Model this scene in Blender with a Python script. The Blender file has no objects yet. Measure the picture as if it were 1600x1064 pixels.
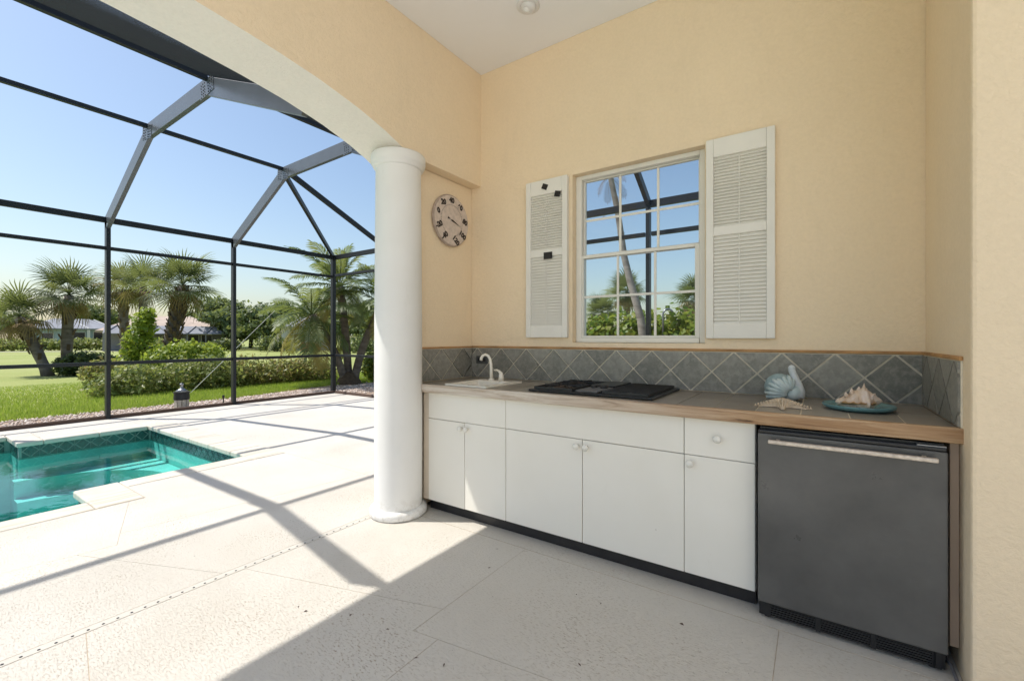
import bpy, bmesh, math, random
import numpy as np
from mathutils import Vector, Matrix

random.seed(7)
rng = np.random.default_rng(11)
R = math.radians
scene = bpy.context.scene
COL = scene.collection

# ------------------------------------------------------------------ camera
YAW = math.atan(475 / 694.0)
CAM_H = 1.24
cam_d = bpy.data.cameras.new('camera')
cam_d.sensor_width = 36.0
cam_d.lens = 694.0 / 1600 * 36
cam_d.shift_y = -0.0025
cam_d.clip_start = 0.05
cam_d.clip_end = 3000
cam = bpy.data.objects.new('camera', cam_d)
cam.location = (0, 0, CAM_H)
cam.rotation_euler = (R(90), 0, YAW)
COL.objects.link(cam)
scene.camera = cam

# ------------------------------------------------------------------ sky, sun, exposure
SUN = Vector((0.5275, 0.346, -1.0))          # direction the light travels
sun_el = math.atan2(1.0, math.hypot(SUN.x, SUN.y))
sun_az = math.atan2(-SUN.x, -SUN.y)
world = bpy.data.worlds.new('World')
scene.world = world
world.use_nodes = True
wn = world.node_tree.nodes
wl = world.node_tree.links
bg = wn['Background']
sky = wn.new('ShaderNodeTexSky')
sky.sky_type = 'NISHITA'
sky.sun_disc = False
sky.sun_elevation = sun_el
sky.sun_rotation = sun_az
sky.air_density = 1.25
sky.dust_density = 1.6
sky.ozone_density = 2.2
wl.new(sky.outputs[0], bg.inputs['Color'])
bg.inputs['Strength'].default_value = 0.102
sun_l = bpy.data.lights.new('sun', 'SUN')
sun_l.energy = 3.5
sun_l.angle = R(0.53)
sun_l.color = (1.0, 0.95, 0.87)
sun_o = bpy.data.objects.new('sun', sun_l)
sun_o.rotation_euler = SUN.to_track_quat('-Z', 'Y').to_euler()
sun_o.location = (-20, -14, 40)
COL.objects.link(sun_o)
scene.view_settings.view_transform = 'Standard'
scene.view_settings.look = 'None'
scene.view_settings.gamma = 1.0
scene.view_settings.exposure = 0.68
scene.view_settings.use_curve_mapping = False
scene.render.engine = 'CYCLES'
cy = scene.cycles
cy.max_bounces = 10
cy.diffuse_bounces = 6
cy.glossy_bounces = 4
cy.transmission_bounces = 6
cy.transparent_max_bounces = 16
cy.sample_clamp_indirect = 8
cy.use_denoising = True
cy.caustics_reflective = False
cy.caustics_refractive = False

# ------------------------------------------------------------------ helpers
def ray(u, v):
    s, c = math.sin(YAW), math.cos(YAW)
    l = (u - 800) / 694.0
    return Vector((-s + l * c, c + l * s, -(v - 528) / 694.0))

def at(u, v, d):
    """world point seen at a pixel of the 1600 px photograph, d metres deep"""
    return Vector((0, 0, CAM_H)) + ray(u, v) * d

def link(o, parent=None):
    COL.objects.link(o)
    if parent is not None:
        o.parent = parent
    return o

def tag(o, label=None, cat=None, group=None, kind=None):
    if label: o['label'] = label
    if cat: o['category'] = cat
    if group: o['group'] = group
    if kind: o['kind'] = kind
    return o

def empty(name, loc=(0, 0, 0), rz=0.0, label=None, cat=None, group=None):
    o = bpy.data.objects.new(name, None)
    o.location = loc
    o.rotation_euler = (0, 0, rz)
    o.empty_display_size = 0.1
    COL.objects.link(o)
    return tag(o, label, cat, group)

def inst(name, mesh, parent, loc=(0, 0, 0), rot=(0, 0, 0), scale=(1, 1, 1)):
    o = bpy.data.objects.new(name, mesh)
    o.location = loc
    o.rotation_euler = rot
    o.scale = scale
    return link(o, parent)

class MB:
    def __init__(self):
        self.v = []
        self.f = []
    def add(self, vs, fs):
        b = len(self.v)
        self.v += [tuple(p) for p in vs]
        self.f += [tuple(i + b for i in f) for f in fs]
        return self
    def box(self, x0, x1, y0, y1, z0, z1):
        vs = [(x0, y0, z0), (x1, y0, z0), (x1, y1, z0), (x0, y1, z0), (x0, y0, z1), (x1, y0, z1), (x1, y1, z1), (x0, y1, z1)]
        return self.add(vs, [(3, 2, 1, 0), (4, 5, 6, 7), (0, 1, 5, 4), (1, 2, 6, 5), (2, 3, 7, 6), (3, 0, 4, 7)])
    def beam(self, p0, p1, w, h, up=(0, 0, 1)):
        p0 = Vector(p0); p1 = Vector(p1)
        d = (p1 - p0).normalized()
        s = d.cross(Vector(up))
        if s.length < 1e-4: s = d.cross(Vector((1, 0, 0)))
        s.normalize()
        u = s.cross(d)
        vs = []
        for p in (p0, p1):
            for a, b in ((-1, -1), (1, -1), (1, 1), (-1, 1)):
                vs.append(p + s * a * w / 2 + u * b * h / 2)
        return self.add(vs, [(0, 1, 2, 3), (7, 6, 5, 4), (1, 0, 4, 5), (2, 1, 5, 6), (3, 2, 6, 7), (0, 3, 7, 4)])
    def tube(self, pts, rad, seg=8, caps=True):
        pts = [Vector(p) for p in pts]
        if not isinstance(rad, (list, tuple)): rad = [rad] * len(pts)
        vs, fs = [], []
        ref = None
        for i, p in enumerate(pts):
            t = (pts[min(i + 1, len(pts) - 1)] - pts[max(i - 1, 0)]).normalized()
            if ref is None:
                ref = t.orthogonal().normalized()
            ref = (ref - t * ref.dot(t))
            ref = ref.normalized() if ref.length > 1e-5 else t.orthogonal().normalized()
            b = t.cross(ref)
            for k in range(seg):
                a = 2 * math.pi * k / seg
                vs.append(p + (ref * math.cos(a) + b * math.sin(a)) * rad[i])
        n = len(pts)
        for i in range(n - 1):
            for k in range(seg):
                k2 = (k + 1) % seg
                fs.append((i * seg + k, i * seg + k2, (i + 1) * seg + k2, (i + 1) * seg + k))
        if caps:
            fs.append(tuple(range(seg - 1, -1, -1)))
            fs.append(tuple((n - 1) * seg + k for k in range(seg)))
        return self.add(vs, fs)
    def lathe(self, prof, seg=32, c=(0, 0, 0), caps=True):
        vs, fs = [], []
        for r, z in prof:
            for k in range(seg):
                a = 2 * math.pi * k / seg
                vs.append((c[0] + r * math.cos(a), c[1] + r * math.sin(a), c[2] + z))
        n = len(prof)
        for i in range(n - 1):
            for k in range(seg):
                k2 = (k + 1) % seg
                fs.append((i * seg + k, i * seg + k2, (i + 1) * seg + k2, (i + 1) * seg + k))
        if caps:
            fs.append(tuple(range(seg - 1, -1, -1)))
            fs.append(tuple((n - 1) * seg + k for k in range(seg)))
        return self.add(vs, fs)
    def prism(self, poly, z0, z1, M=None):
        """poly: ccw list of 2d points, extruded; M maps (a,b,c) to world"""
        n = len(poly)
        vs = [(p[0], p[1], z0) for p in poly] + [(p[0], p[1], z1) for p in poly]
        if M: vs = [M(*p) for p in vs]
        fs = [tuple(range(n - 1, -1, -1)), tuple(range(n, 2 * n))]
        fs += [(i, (i + 1) % n, n + (i + 1) % n, n + i) for i in range(n)]
        return self.add(vs, fs)
    def mesh(self, name, mat, smooth=False):
        me = bpy.data.meshes.new(name)
        me.from_pydata(self.v, [], self.f)
        bm = bmesh.new(); bm.from_mesh(me)
        bmesh.ops.recalc_face_normals(bm, faces=bm.faces)
        bm.to_mesh(me); bm.free()
        if mat: me.materials.append(mat)
        if smooth:
            me.polygons.foreach_set('use_smooth', [True] * len(me.polygons))
        return me
    def build(self, name, mat, parent=None, smooth=False, bevel=0.0, seg=2, loc=(0, 0, 0)):
        o = bpy.data.objects.new(name, self.mesh(name, mat, smooth))
        o.location = loc
        link(o, parent)
        if bevel:
            m = o.modifiers.new('bevel', 'BEVEL')
            m.width = bevel; m.segments = seg; m.limit_method = 'ANGLE'; m.angle_limit = R(40)
        return o

def np_mesh(name, verts, quads, mat, smooth=False):
    me = bpy.data.meshes.new(name)
    verts = np.asarray(verts, dtype=np.float32)
    quads = np.asarray(quads, dtype=np.int32)
    nf, k = quads.shape
    me.vertices.add(len(verts)); me.vertices.foreach_set('co', verts.ravel())
    me.loops.add(nf * k); me.loops.foreach_set('vertex_index', quads.ravel())
    me.polygons.add(nf)
    me.polygons.foreach_set('loop_start', np.arange(0, nf * k, k, dtype=np.int32))
    me.polygons.foreach_set('loop_total', np.full(nf, k, dtype=np.int32))
    if smooth: me.polygons.foreach_set('use_smooth', np.ones(nf, dtype=bool))
    me.update(calc_edges=True); me.validate()
    me.materials.append(mat)
    return me

def inset(poly, d):
    n = len(poly); out = []
    for i in range(n):
        p0 = Vector(poly[i - 1]).to_2d(); p1 = Vector(poly[i]).to_2d(); p2 = Vector(poly[(i + 1) % n]).to_2d()
        e1 = (p1 - p0).normalized(); e2 = (p2 - p1).normalized()
        n1 = Vector((-e1.y, e1.x)); n2 = Vector((-e2.y, e2.x))
        m = n1 + n2
        L = m.length
        if L < 1e-4: out.append(tuple(p1 + n1 * d)); continue
        m /= L
        out.append(tuple(p1 + m * (d / max(0.3, m.dot(n1)))))
    return out

def clip(poly, axis, lim, keep_less):
    out = []
    n = len(poly)
    for i in range(n):
        a, b = poly[i], poly[(i + 1) % n]
        ia = (a[axis] <= lim) if keep_less else (a[axis] >= lim)
        ib = (b[axis] <= lim) if keep_less else (b[axis] >= lim)
        if ia: out.append(a)
        if ia != ib:
            t = (lim - a[axis]) / (b[axis] - a[axis])
            out.append((a[0] + (b[0] - a[0]) * t, a[1] + (b[1] - a[1]) * t))
    return out

def area(poly):
    return 0.5 * sum(poly[i][0] * poly[(i + 1) % len(poly)][1] - poly[(i + 1) % len(poly)][0] * poly[i][1] for i in range(len(poly)))

# ------------------------------------------------------------------ materials
class Mat:
    def __init__(self, name, rough=0.6, spec=0.5, metallic=0.0):
        self.m = bpy.data.materials.new(name)
        self.m.use_nodes = True
        self.n = self.m.node_tree.nodes; self.l = self.m.node_tree.links
        self.b = self.n['Principled BSDF']
        self.b.inputs['Roughness'].default_value = rough
        self.b.inputs['Specular IOR Level'].default_value = spec
        self.b.inputs['Metallic'].default_value = metallic
        self._co = None
    def node(self, t, **kw):
        nd = self.n.new(t)
        for k, v in kw.items():
            if k in nd.inputs: nd.inputs[k].default_value = v
            else: setattr(nd, k, v)
        return nd
    def co(self, which='Object', scale=(1, 1, 1), rot=(0, 0, 0), world=False):
        if world:
            g = self.node('ShaderNodeNewGeometry'); out = g.outputs['Position']
        else:
            t = self.node('ShaderNodeTexCoord'); out = t.outputs[which]
        mp = self.node('ShaderNodeMapping')
        mp.inputs['Scale'].default_value = scale
        mp.inputs['Rotation'].default_value = rot
        self.l.new(out, mp.inputs[0])
        return mp.outputs[0]
    def noise(self, co, scale, detail=4, rough=0.55, dist=0.0):
        nd = self.node('ShaderNodeTexNoise', Scale=scale, Detail=detail, Roughness=rough, Distortion=dist)
        self.l.new(co, nd.inputs['Vector'])
        return nd.outputs['Fac']
    def ramp(self, fac, stops, interp='LINEAR'):
        nd = self.node('ShaderNodeValToRGB')
        cr = nd.color_ramp
        cr.interpolation = interp
        while len(cr.elements) < len(stops): cr.elements.new(0.5)
        for e, (p, c) in zip(cr.elements, stops):
            e.position = p
            e.color = (c[0], c[1], c[2], 1) if isinstance(c, (tuple, list)) else (c, c, c, 1)
        self.l.new(fac, nd.inputs[0])
        return nd.outputs[0]
    def mix(self, fac, a, b, blend='MIX'):
        nd = self.node('ShaderNodeMix', data_type='RGBA', blend_type=blend)
        for idx, val in ((0, fac), (6, a), (7, b)):
            if hasattr(val, 'default_value') and not isinstance(val, (tuple, list, float, int)):
                self.l.new(val, nd.inputs[idx])
            else:
                nd.inputs[idx].default_value = val if idx == 0 else (val[0], val[1], val[2], 1)
        return nd.outputs[2]
    def color(self, sock):
        if isinstance(sock, (tuple, list)): self.b.inputs['Base Color'].default_value = (*sock[:3], 1)
        else: self.l.new(sock, self.b.inputs['Base Color'])
        return self
    def bump(self, h, strength=0.3, dist=0.01):
        nd = self.node('ShaderNodeBump', Strength=strength, Distance=dist)
        self.l.new(h, nd.inputs['Height'])
        if self.b.inputs['Normal'].is_linked:
            self.l.new(self.b.inputs['Normal'].links[0].from_socket, nd.inputs['Normal'])
        self.l.new(nd.outputs[0], self.b.inputs['Normal'])
        return self
    def rough(self, sock):
        self.l.new(sock, self.b.inputs['Roughness']); return self

def plain(name, c, rough=0.5, spec=0.5, metallic=0.0, var=0.08, scale=8.0, bump=0.0, bscale=60, world=True):
    m = Mat(name, rough, spec, metallic)
    co = m.co(world=world)
    n = m.noise(co, scale)
    lo = tuple(x * (1 - var) for x in c); hi = tuple(min(1, x * (1 + var)) for x in c)
    m.color(m.ramp(n, [(0.3, lo), (0.7, hi)]))
    if bump: m.bump(m.noise(co, bscale, 5), bump, 0.004)
    return m.m

def stucco(name, c, bump=0.36):
    m = Mat(name, 0.85, 0.25)
    co = m.co(world=True)
    big = m.noise(co, 1.3, 3)
    base = m.ramp(big, [(0.3, tuple(x * 0.975 for x in c)), (0.7, tuple(x * 1.02 for x in c))])
    fine = m.noise(co, 55, 6, 0.65)
    base = m.mix(0.16, base, m.ramp(fine, [(0.35, tuple(x * 0.82 for x in c)), (0.6, tuple(min(1, x * 1.06) for x in c))]))
    st = m.noise(m.co(world=True, scale=(1, 1, .35)), 2.6, 6, 0.7, 1.0)
    base = m.mix(m.ramp(st, [(0.56, 0.0), (0.78, 0.28)]), base, tuple(x * .80 for x in c))
    m.color(base)
    a = m.noise(co, 42, 6, 0.66, 0.7)
    a2 = m.ramp(a, [(0.38, 0.0), (0.62, 1.0)])
    m.bump(m.noise(co, 5.5, 4, 0.6, 1.2), 0.22, 0.03)
    m.bump(a2, bump, 0.006)
    m.bump(m.noise(co, 140, 4, 0.6), 0.25, 0.002)
    return m.m

M = {}
M['stucco'] = stucco('yellow stucco', (0.875, 0.725, 0.525))
M['stucco_light'] = stucco('cream stucco', (0.84, 0.79, 0.72), 0.3)
M['ceiling'] = plain('white ceiling paint', (0.86, 0.875, 0.90), 0.9, 0.2, var=0.015, scale=2, bump=0.15, bscale=90)
M['bounce_white'] = plain('white bounce paint', (0.86, 0.85, 0.84), 0.8, 0.2, var=0.03, scale=2, bump=0.2)  # for the added wall that reflects sunlight into the shaded nook
def column_mat():
    m = Mat('white column paint', 0.6, 0.3)
    co = m.co(world=True)
    n = m.noise(co, 3, 4)
    c = m.ramp(n, [(0.3, (0.79, 0.785, 0.765)), (0.7, (0.83, 0.825, 0.81))])
    g = m.node('ShaderNodeNewGeometry'); sx = m.node('ShaderNodeSeparateXYZ'); m.l.new(g.outputs['Position'], sx.inputs[0])
    mr = m.node('ShaderNodeMapRange'); mr.inputs['From Min'].default_value = .16; mr.inputs['From Max'].default_value = 0.0
    m.l.new(sx.outputs[2], mr.inputs[0])
    d = m.ramp(m.noise(co, 22, 6, 0.7), [(0.46, 0.0), (0.70, 0.6)])
    mu = m.node('ShaderNodeMath', operation='MULTIPLY'); m.l.new(mr.outputs[0], mu.inputs[0]); m.l.new(d, mu.inputs[1])
    c = m.mix(mu.outputs[0], c, (0.36, 0.31, 0.24))
    sc = m.ramp(m.noise(m.co(world=True, scale=(1, 1, .25)), 9, 6, 0.7), [(0.60, 0.0), (0.75, 0.25)])
    c = m.mix(sc, c, (0.60, 0.585, 0.55))
    m.color(c)
    m.bump(m.noise(co, 16, 5, 0.6), 0.14, 0.012)
    m.bump(m.noise(co, 120, 4, 0.6), 0.2, 0.002)
    return m.m
M['column'] = column_mat()

def deck_mat():
    m = Mat('textured deck coating', 0.75, 0.3)
    co = m.co(world=True)
    stretch = m.co(world=True, scale=(1.0, 2.6, 1.0), rot=(0, 0, R(24)))
    big = m.noise(co, 0.9, 4, 0.6)
    base = m.ramp(big, [(0.25, (0.56, 0.525, 0.465)), (0.75, (0.63, 0.60, 0.55))])
    pits = m.noise(stretch, 58, 5, 0.6, 0.5)
    area_ = m.noise(co, 1.5, 4, 0.6)
    pm = m.ramp(pits, [(0.36, 1.0), (0.44, 0.0)])
    am = m.ramp(area_, [(0.45, 0.04), (0.66, 0.9)])
    pitf = m.node('ShaderNodeMath', operation='MULTIPLY')
    m.l.new(pm, pitf.inputs[0]); m.l.new(am, pitf.inputs[1])
    base = m.mix(pitf.outputs[0], base, (0.33, 0.265, 0.195))
    # sparse dark specks of grit
    sp = m.noise(co, 70, 2, 0.5)
    base = m.mix(m.ramp(sp, [(0.225, 1.0), (0.24, 0.0)]), base, (0.10, 0.085, 0.07))
    sn = m.noise(co, 0.55, 6, 0.7, 0.9)
    base = m.mix(m.ramp(sn, [(0.52, 0.0), (0.74, 0.35)]), base, (0.43, 0.385, 0.32))
    m.color(base)
    relief = m.ramp(pits, [(0.34, 0.0), (0.50, 1.0)])
    m.bump(relief, 0.5, 0.0045)
    m.bump(m.noise(co, 160, 4), 0.2, 0.002)
    return m.m
M['deck'] = deck_mat()
M['joint'] = plain('deck joint', (0.46, 0.385, 0.30), 0.9, 0.2, var=0.2, scale=20)
M['drain'] = plain('drain channel', (0.56, 0.53, 0.475), 0.6, var=0.05)
M['black'] = plain('black plastic', (0.012, 0.012, 0.013), 0.45, var=0.2)
M['bronze'] = plain('bronze aluminium', (0.014, 0.016, 0.020), 0.4, 0.35, var=0.12, scale=5)
M['bronze_sunlit'] = plain('sunlit bronze aluminium', (0.085, 0.092, 0.105), 0.33, 0.8, var=0.10, scale=5)  # same bronze made lighter, sun on the rafter faces put into the colour
M['mesh'] = plain('insect screen wire', (0.012, 0.013, 0.015), 0.7, var=0.1)
M['soil'] = plain('brown trim', (0.09, 0.055, 0.04), 0.8, var=0.2)
def laminate():
    m = Mat('white laminate', 0.38, 0.45)
    co = m.co(world=True)
    n = m.noise(co, 1.7, 4)
    c = m.ramp(n, [(0.3, (0.795, 0.765, 0.69)), (0.7, (0.835, 0.81, 0.745))])
    k = m.ramp(m.noise(m.co(world=True, scale=(1, 1, .4)), 11, 7, 0.75, 0.8), [(0.62, 0.0), (0.76, 0.35)])
    c = m.mix(k, c, (0.62, 0.57, 0.48))
    sp = m.ramp(m.noise(co, 48, 2, 0.4), [(0.205, 1.0), (0.22, 0.0)])
    c = m.mix(sp, c, (0.40, 0.34, 0.27))
    m.color(c)
    m.rough(m.ramp(m.noise(co, 5, 5, 0.7), [(0.3, 0.30), (0.7, 0.50)]))
    m.bump(m.noise(co, 3.5, 3), 0.10, 0.006)
    return m.m
M['cabinet'] = laminate()
M['cabinet_edge'] = plain('bare cabinet side', (0.66, 0.57, 0.46), 0.6, var=0.06, scale=6)
M['pink_panel'] = plain('raw filler panel', (0.50, 0.38, 0.29), 0.55, var=0.08, scale=4)
M['knob'] = plain('white ceramic knob', (0.78, 0.76, 0.70), 0.2, 0.6, var=0.01)
M['white_plastic'] = plain('white vinyl', (0.78, 0.765, 0.71), 0.45, 0.4, var=0.03, scale=4)
M['shutter'] = plain('white painted shutter', (0.80, 0.785, 0.735), 0.55, 0.35, var=0.03, scale=6, bump=0.05, bscale=60)
M['porcelain'] = plain('white porcelain', (0.80, 0.76, 0.68), 0.15, 0.6, var=0.03, scale=14)
M['grout'] = plain('cream grout', (0.74, 0.68, 0.56), 0.9, 0.2, var=0.1, scale=30)

def slate(name, stops, sc=14, rough=0.4, stretch=(1, 1, 1)):
    m = Mat(name, rough, 0.5)
    co = m.co(world=True, scale=stretch)
    n = m.noise(co, sc, 7, 0.72, 0.9)
    c = m.ramp(n, stops)
    n2 = m.noise(co, sc * 3.1, 4, 0.6, 0.4)
    c = m.mix(m.ramp(n2, [(0.46, 0.0), (0.64, 0.8)]), c, (0.40, 0.39, 0.345))
    g = m.node('ShaderNodeObjectInfo')
    c = m.mix(0.42, c, m.ramp(g.outputs['Random'], [(0.0, tuple(q * .8 for q in stops[0][1])), (1.0, stops[-1][1])]))
    m.color(c)
    m.bump(n, 0.25, 0.004)
    return m.m
M['slate'] = slate('slate tile', [(0.30, (0.12, 0.122, 0.11)), (0.5, (0.20, 0.20, 0.18)), (0.72, (0.32, 0.31, 0.28))])
M['slate_top'] = slate('worktop tile', [(0.30, (0.165, 0.13, 0.10)), (0.5, (0.25, 0.215, 0.175)), (0.72, (0.33, 0.305, 0.265))], 9, 0.32, (0.5, 5, 1))

def edge_wood():
    m = Mat('worktop edge wood', 0.55, 0.35)
    co = m.co(world=True, scale=(1.6, 26, 26))
    g = m.noise(co, 1.6, 6, 0.65, 0.8)
    raw = m.ramp(g, [(0.34, (0.10, 0.05, 0.025)), (0.42, (0.33, 0.19, 0.095)), (0.55, (0.43, 0.275, 0.155)), (0.68, (0.54, 0.39, 0.25))])
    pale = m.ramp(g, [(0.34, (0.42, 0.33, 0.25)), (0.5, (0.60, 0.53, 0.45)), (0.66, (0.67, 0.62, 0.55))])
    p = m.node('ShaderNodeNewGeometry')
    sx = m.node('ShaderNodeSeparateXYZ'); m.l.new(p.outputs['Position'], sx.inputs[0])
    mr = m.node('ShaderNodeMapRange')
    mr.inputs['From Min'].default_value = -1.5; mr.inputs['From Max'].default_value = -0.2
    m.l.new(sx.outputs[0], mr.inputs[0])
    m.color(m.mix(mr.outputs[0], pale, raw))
    m.bump(g, 0.8, 0.006)
    return m.m
M['edge_wood'] = edge_wood()
M['trim_wood'] = plain('faded orange trim', (0.42, 0.235, 0.10), 0.7, 0.3, var=0.3, scale=9)

def fridge_mat():
    m = Mat('brushed dark steel', 0.42, 0.5, 0.15)
    co = m.co(world=True)
    n = m.noise(co, 3.2, 5, 0.6)
    m.color(m.ramp(n, [(0.3, (0.075, 0.075, 0.074)), (0.7, (0.125, 0.124, 0.121))]))
    co2 = m.co(world=True, scale=(3, 3, 320))
    g = m.noise(co2, 3, 3)
    m.rough(m.ramp(m.noise(co, 7, 6, 0.7), [(0.3, 0.26), (0.7, 0.46)]))
    m.bump(g, 0.05, 0.001)
    return m.m
M['fridge'] = fridge_mat()
M['fridge_black'] = plain('black fridge plastic', (0.014, 0.015, 0.018), 0.35, 0.5, var=0.15)
M['handle'] = plain('pitted brushed handle', (0.62, 0.54, 0.46), 0.4, 0.5, 0.35, var=0.2, scale=60, bump=0.2, bscale=150)
M['toe'] = plain('dark toe kick', (0.022, 0.021, 0.023), 0.4, 0.5, var=0.25, scale=12)
M['cooktop'] = plain('black enamel', (0.012, 0.012, 0.012), 0.3, 0.5, var=0.1)
M['iron'] = plain('cast iron grate', (0.020, 0.020, 0.021), 0.5, 0.5, var=0.2, scale=40)
M['grey_panel'] = plain('grey control panel', (0.10, 0.10, 0.105), 0.4, 0.5, var=0.05)
M['burner'] = plain('rusty burner', (0.075, 0.052, 0.038), 0.7, 0.3, var=0.3, scale=30)
M['teal'] = plain('teal glazed plate', (0.12, 0.25, 0.27), 0.3, 0.5, var=0.08, scale=10)

def shell_mat():
    m = Mat('conch shell', 0.45, 0.4)
    co = m.co('Object')
    n = m.noise(co, 26, 5, 0.6, 0.7)
    m.color(m.ramp(n, [(0.28, (0.52, 0.36, 0.24)), (0.45, (0.66, 0.53, 0.42)), (0.62, (0.70, 0.60, 0.55)), (0.8, (0.60, 0.46, 0.28))]))
    m.bump(m.noise(co, 60, 4), 0.3, 0.004)
    return m.m
M['shell'] = shell_mat()
M['shell_lip'] = plain('conch lip', (0.50, 0.30, 0.15), 0.35, 0.5, var=0.2, scale=30)
M['starfish'] = plain('dried starfish', (0.66, 0.54, 0.40), 0.8, 0.25, var=0.2, scale=60, bump=0.6, bscale=180)

def swan_mat():
    m = Mat('pale blue carved swan', 0.6, 0.35)
    co = m.co('Object')
    st = m.co('Object', scale=(22, 22, 60), rot=(0, R(35), 0))
    n = m.noise(co, 18, 5)
    base = m.ramp(n, [(0.3, (0.38, 0.49, 0.51)), (0.55, (0.52, 0.61, 0.62)), (0.8, (0.66, 0.70, 0.70))])
    g = m.noise(st, 1.3, 2, 0.5, 0.3)
    m.color(base)
    m.bump(n, 0.3, 0.003)
    return m.m
M['swan'] = swan_mat()
M['swan_dark'] = plain('darker swan body', (0.27, 0.36, 0.38), 0.7, 0.3, var=0.2, scale=30)  # darker tone of the body that shows between the feathers
M['swan_neck'] = plain('whitewashed swan neck', (0.58, 0.63, 0.66), 0.6, 0.3, var=0.12, scale=25, bump=0.15)
M['dial'] = plain('speckled dial', (0.62, 0.53, 0.47), 0.7, 0.3, var=0.12, scale=35)
M['dial_rim'] = plain('worn dial rim', (0.42, 0.34, 0.29), 0.7, 0.3, var=0.2, scale=35)
M['ink'] = plain('dial ink', (0.03, 0.02, 0.018), 0.7, var=0.1)
M['patch'] = plain('black hinge patch', (0.014, 0.012, 0.012), 0.6, var=0.1)
M['outlet'] = plain('grey outlet plate', (0.070, 0.078, 0.082), 0.4, var=0.05)
M['light_trim'] = plain('white light trim', (0.72, 0.72, 0.72), 0.5, var=0.01)
M['bulb'] = plain('frosted bulb', (0.80, 0.80, 0.79), 0.3, var=0.01)
M['cable'] = plain('grey cable', (0.10, 0.10, 0.11), 0.5, var=0.1)

def glass_mat(name, tint, ior=1.45, rough=0.0):
    m = Mat(name)
    n, l = m.n, m.l
    n.remove(m.b)
    tr = n.new('ShaderNodeBsdfTransparent'); tr.inputs[0].default_value = (*tint, 1)
    gl = n.new('ShaderNodeBsdfGlossy'); gl.inputs['Roughness'].default_value = rough
    fr = n.new('ShaderNodeFresnel'); fr.inputs[0].default_value = ior
    mx = n.new('ShaderNodeMixShader')
    l.new(fr.outputs[0], mx.inputs[0]); l.new(tr.outputs[0], mx.inputs[1]); l.new(gl.outputs[0], mx.inputs[2])
    l.new(mx.outputs[0], n['Material Output'].inputs['Surface'])
    return m, gl, fr
M['glass'] = glass_mat('window glass', (0.93, 0.95, 0.95), 1.2)[0].m

def water_mat():
    m, gl, fr = glass_mat('pool water', (0.66, 0.94, 0.95), 1.34, 0.01)
    g = m.node('ShaderNodeNewGeometry')
    mp = m.node('ShaderNodeMapping'); mp.inputs['Scale'].default_value = (1.0, 1.6, 1)
    m.l.new(g.outputs['Position'], mp.inputs[0])
    n1 = m.noise(mp.outputs[0], 2.2, 3, 0.5, 0.6)
    n2 = m.noise(mp.outputs[0], 9, 2, 0.5, 0.4)
    ad = m.node('ShaderNodeMath', operation='MULTIPLY_ADD')
    m.l.new(n2, ad.inputs[0]); ad.inputs[1].default_value = 0.15; m.l.new(n1, ad.inputs[2])
    b = m.node('ShaderNodeBump', Strength=0.10, Distance=0.03)
    m.l.new(ad.outputs[0], b.inputs['Height'])
    m.l.new(b.outputs[0], gl.inputs['Normal']); m.l.new(b.outputs[0], fr.inputs['Normal'])
    return m.m
M['water'] = water_mat()
M['plaster'] = plain('aqua pool plaster', (0.30, 0.72, 0.66), 0.6, 0.3, var=0.12, scale=3)
M['step_trim'] = plain('pale step edge', (0.36, 0.70, 0.64), 0.6, var=0.1)
M['pool_tile'] = plain('dark green pool tile', (0.022, 0.085, 0.078), 0.18, 0.6, var=0.35, scale=40)
M['pool_grout'] = plain('pool grout', (0.20, 0.32, 0.29), 0.8, var=0.1)

def coping_mat():
    m = Mat('cream coping', 0.75, 0.3)
    co = m.co(world=True)
    wv = m.co(world=True, scale=(1, 1, 1))
    n = m.noise(co, 3, 4)
    c = m.ramp(n, [(0.3, (0.54, 0.50, 0.43)), (0.7, (0.62, 0.585, 0.52))])
    st = m.noise(m.co(world=True, scale=(34, 1.5, 1)), 1.0, 3, 0.6)
    c = m.mix(m.ramp(st, [(0.38, 0.55), (0.5, 0.0)]), c, (0.42, 0.36, 0.28))
    m.color(c)
    m.bump(st, 0.3, 0.003)
    return m.m
M['coping'] = coping_mat()

def leaf_mat(name, cols, trans=0.3, obj=False, rough=0.45, spec=0.4):
    m = Mat(name, rough, spec)
    if obj:
        oi = m.node('ShaderNodeObjectInfo'); g = m.node('ShaderNodeNewGeometry')
        mx = m.node('ShaderNodeMath', operation='MULTIPLY_ADD')
        m.l.new(oi.outputs['Random'], mx.inputs[0]); mx.inputs[1].default_value = 0.7
        m2 = m.node('ShaderNodeMath', operation='MULTIPLY'); m2.inputs[1].default_value = 0.3
        m.l.new(g.outputs['Random Per Island'], m2.inputs[0]); m.l.new(m2.outputs[0], mx.inputs[2])
        fac = mx.outputs[0]
    else:
        g = m.node('ShaderNodeNewGeometry'); fac = g.outputs['Random Per Island']
    stops = [(i / (len(cols) - 1), c) for i, c in enumerate(cols)]
    c = m.ramp(fac, stops)
    m.color(c)
    tl = m.node('ShaderNodeBsdfTranslucent')
    tc = m.mix(0.4, c, (0.42, 0.46, 0.08), 'MIX')
    m.l.new(tc, tl.inputs[0])
    mx = m.node('ShaderNodeMixShader'); mx.inputs[0].default_value = trans
    m.l.new(m.b.outputs[0], mx.inputs[1]); m.l.new(tl.outputs[0], mx.inputs[2])
    m.l.new(mx.outputs[0], m.n['Material Output'].inputs['Surface'])
    return m.m
M['fan_leaf'] = leaf_mat('sabal frond', [(0.05, 0.08, 0.042), (0.08, 0.115, 0.06), (0.12, 0.15, 0.08), (0.2, 0.2, 0.11)], 0.4, True)
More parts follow.
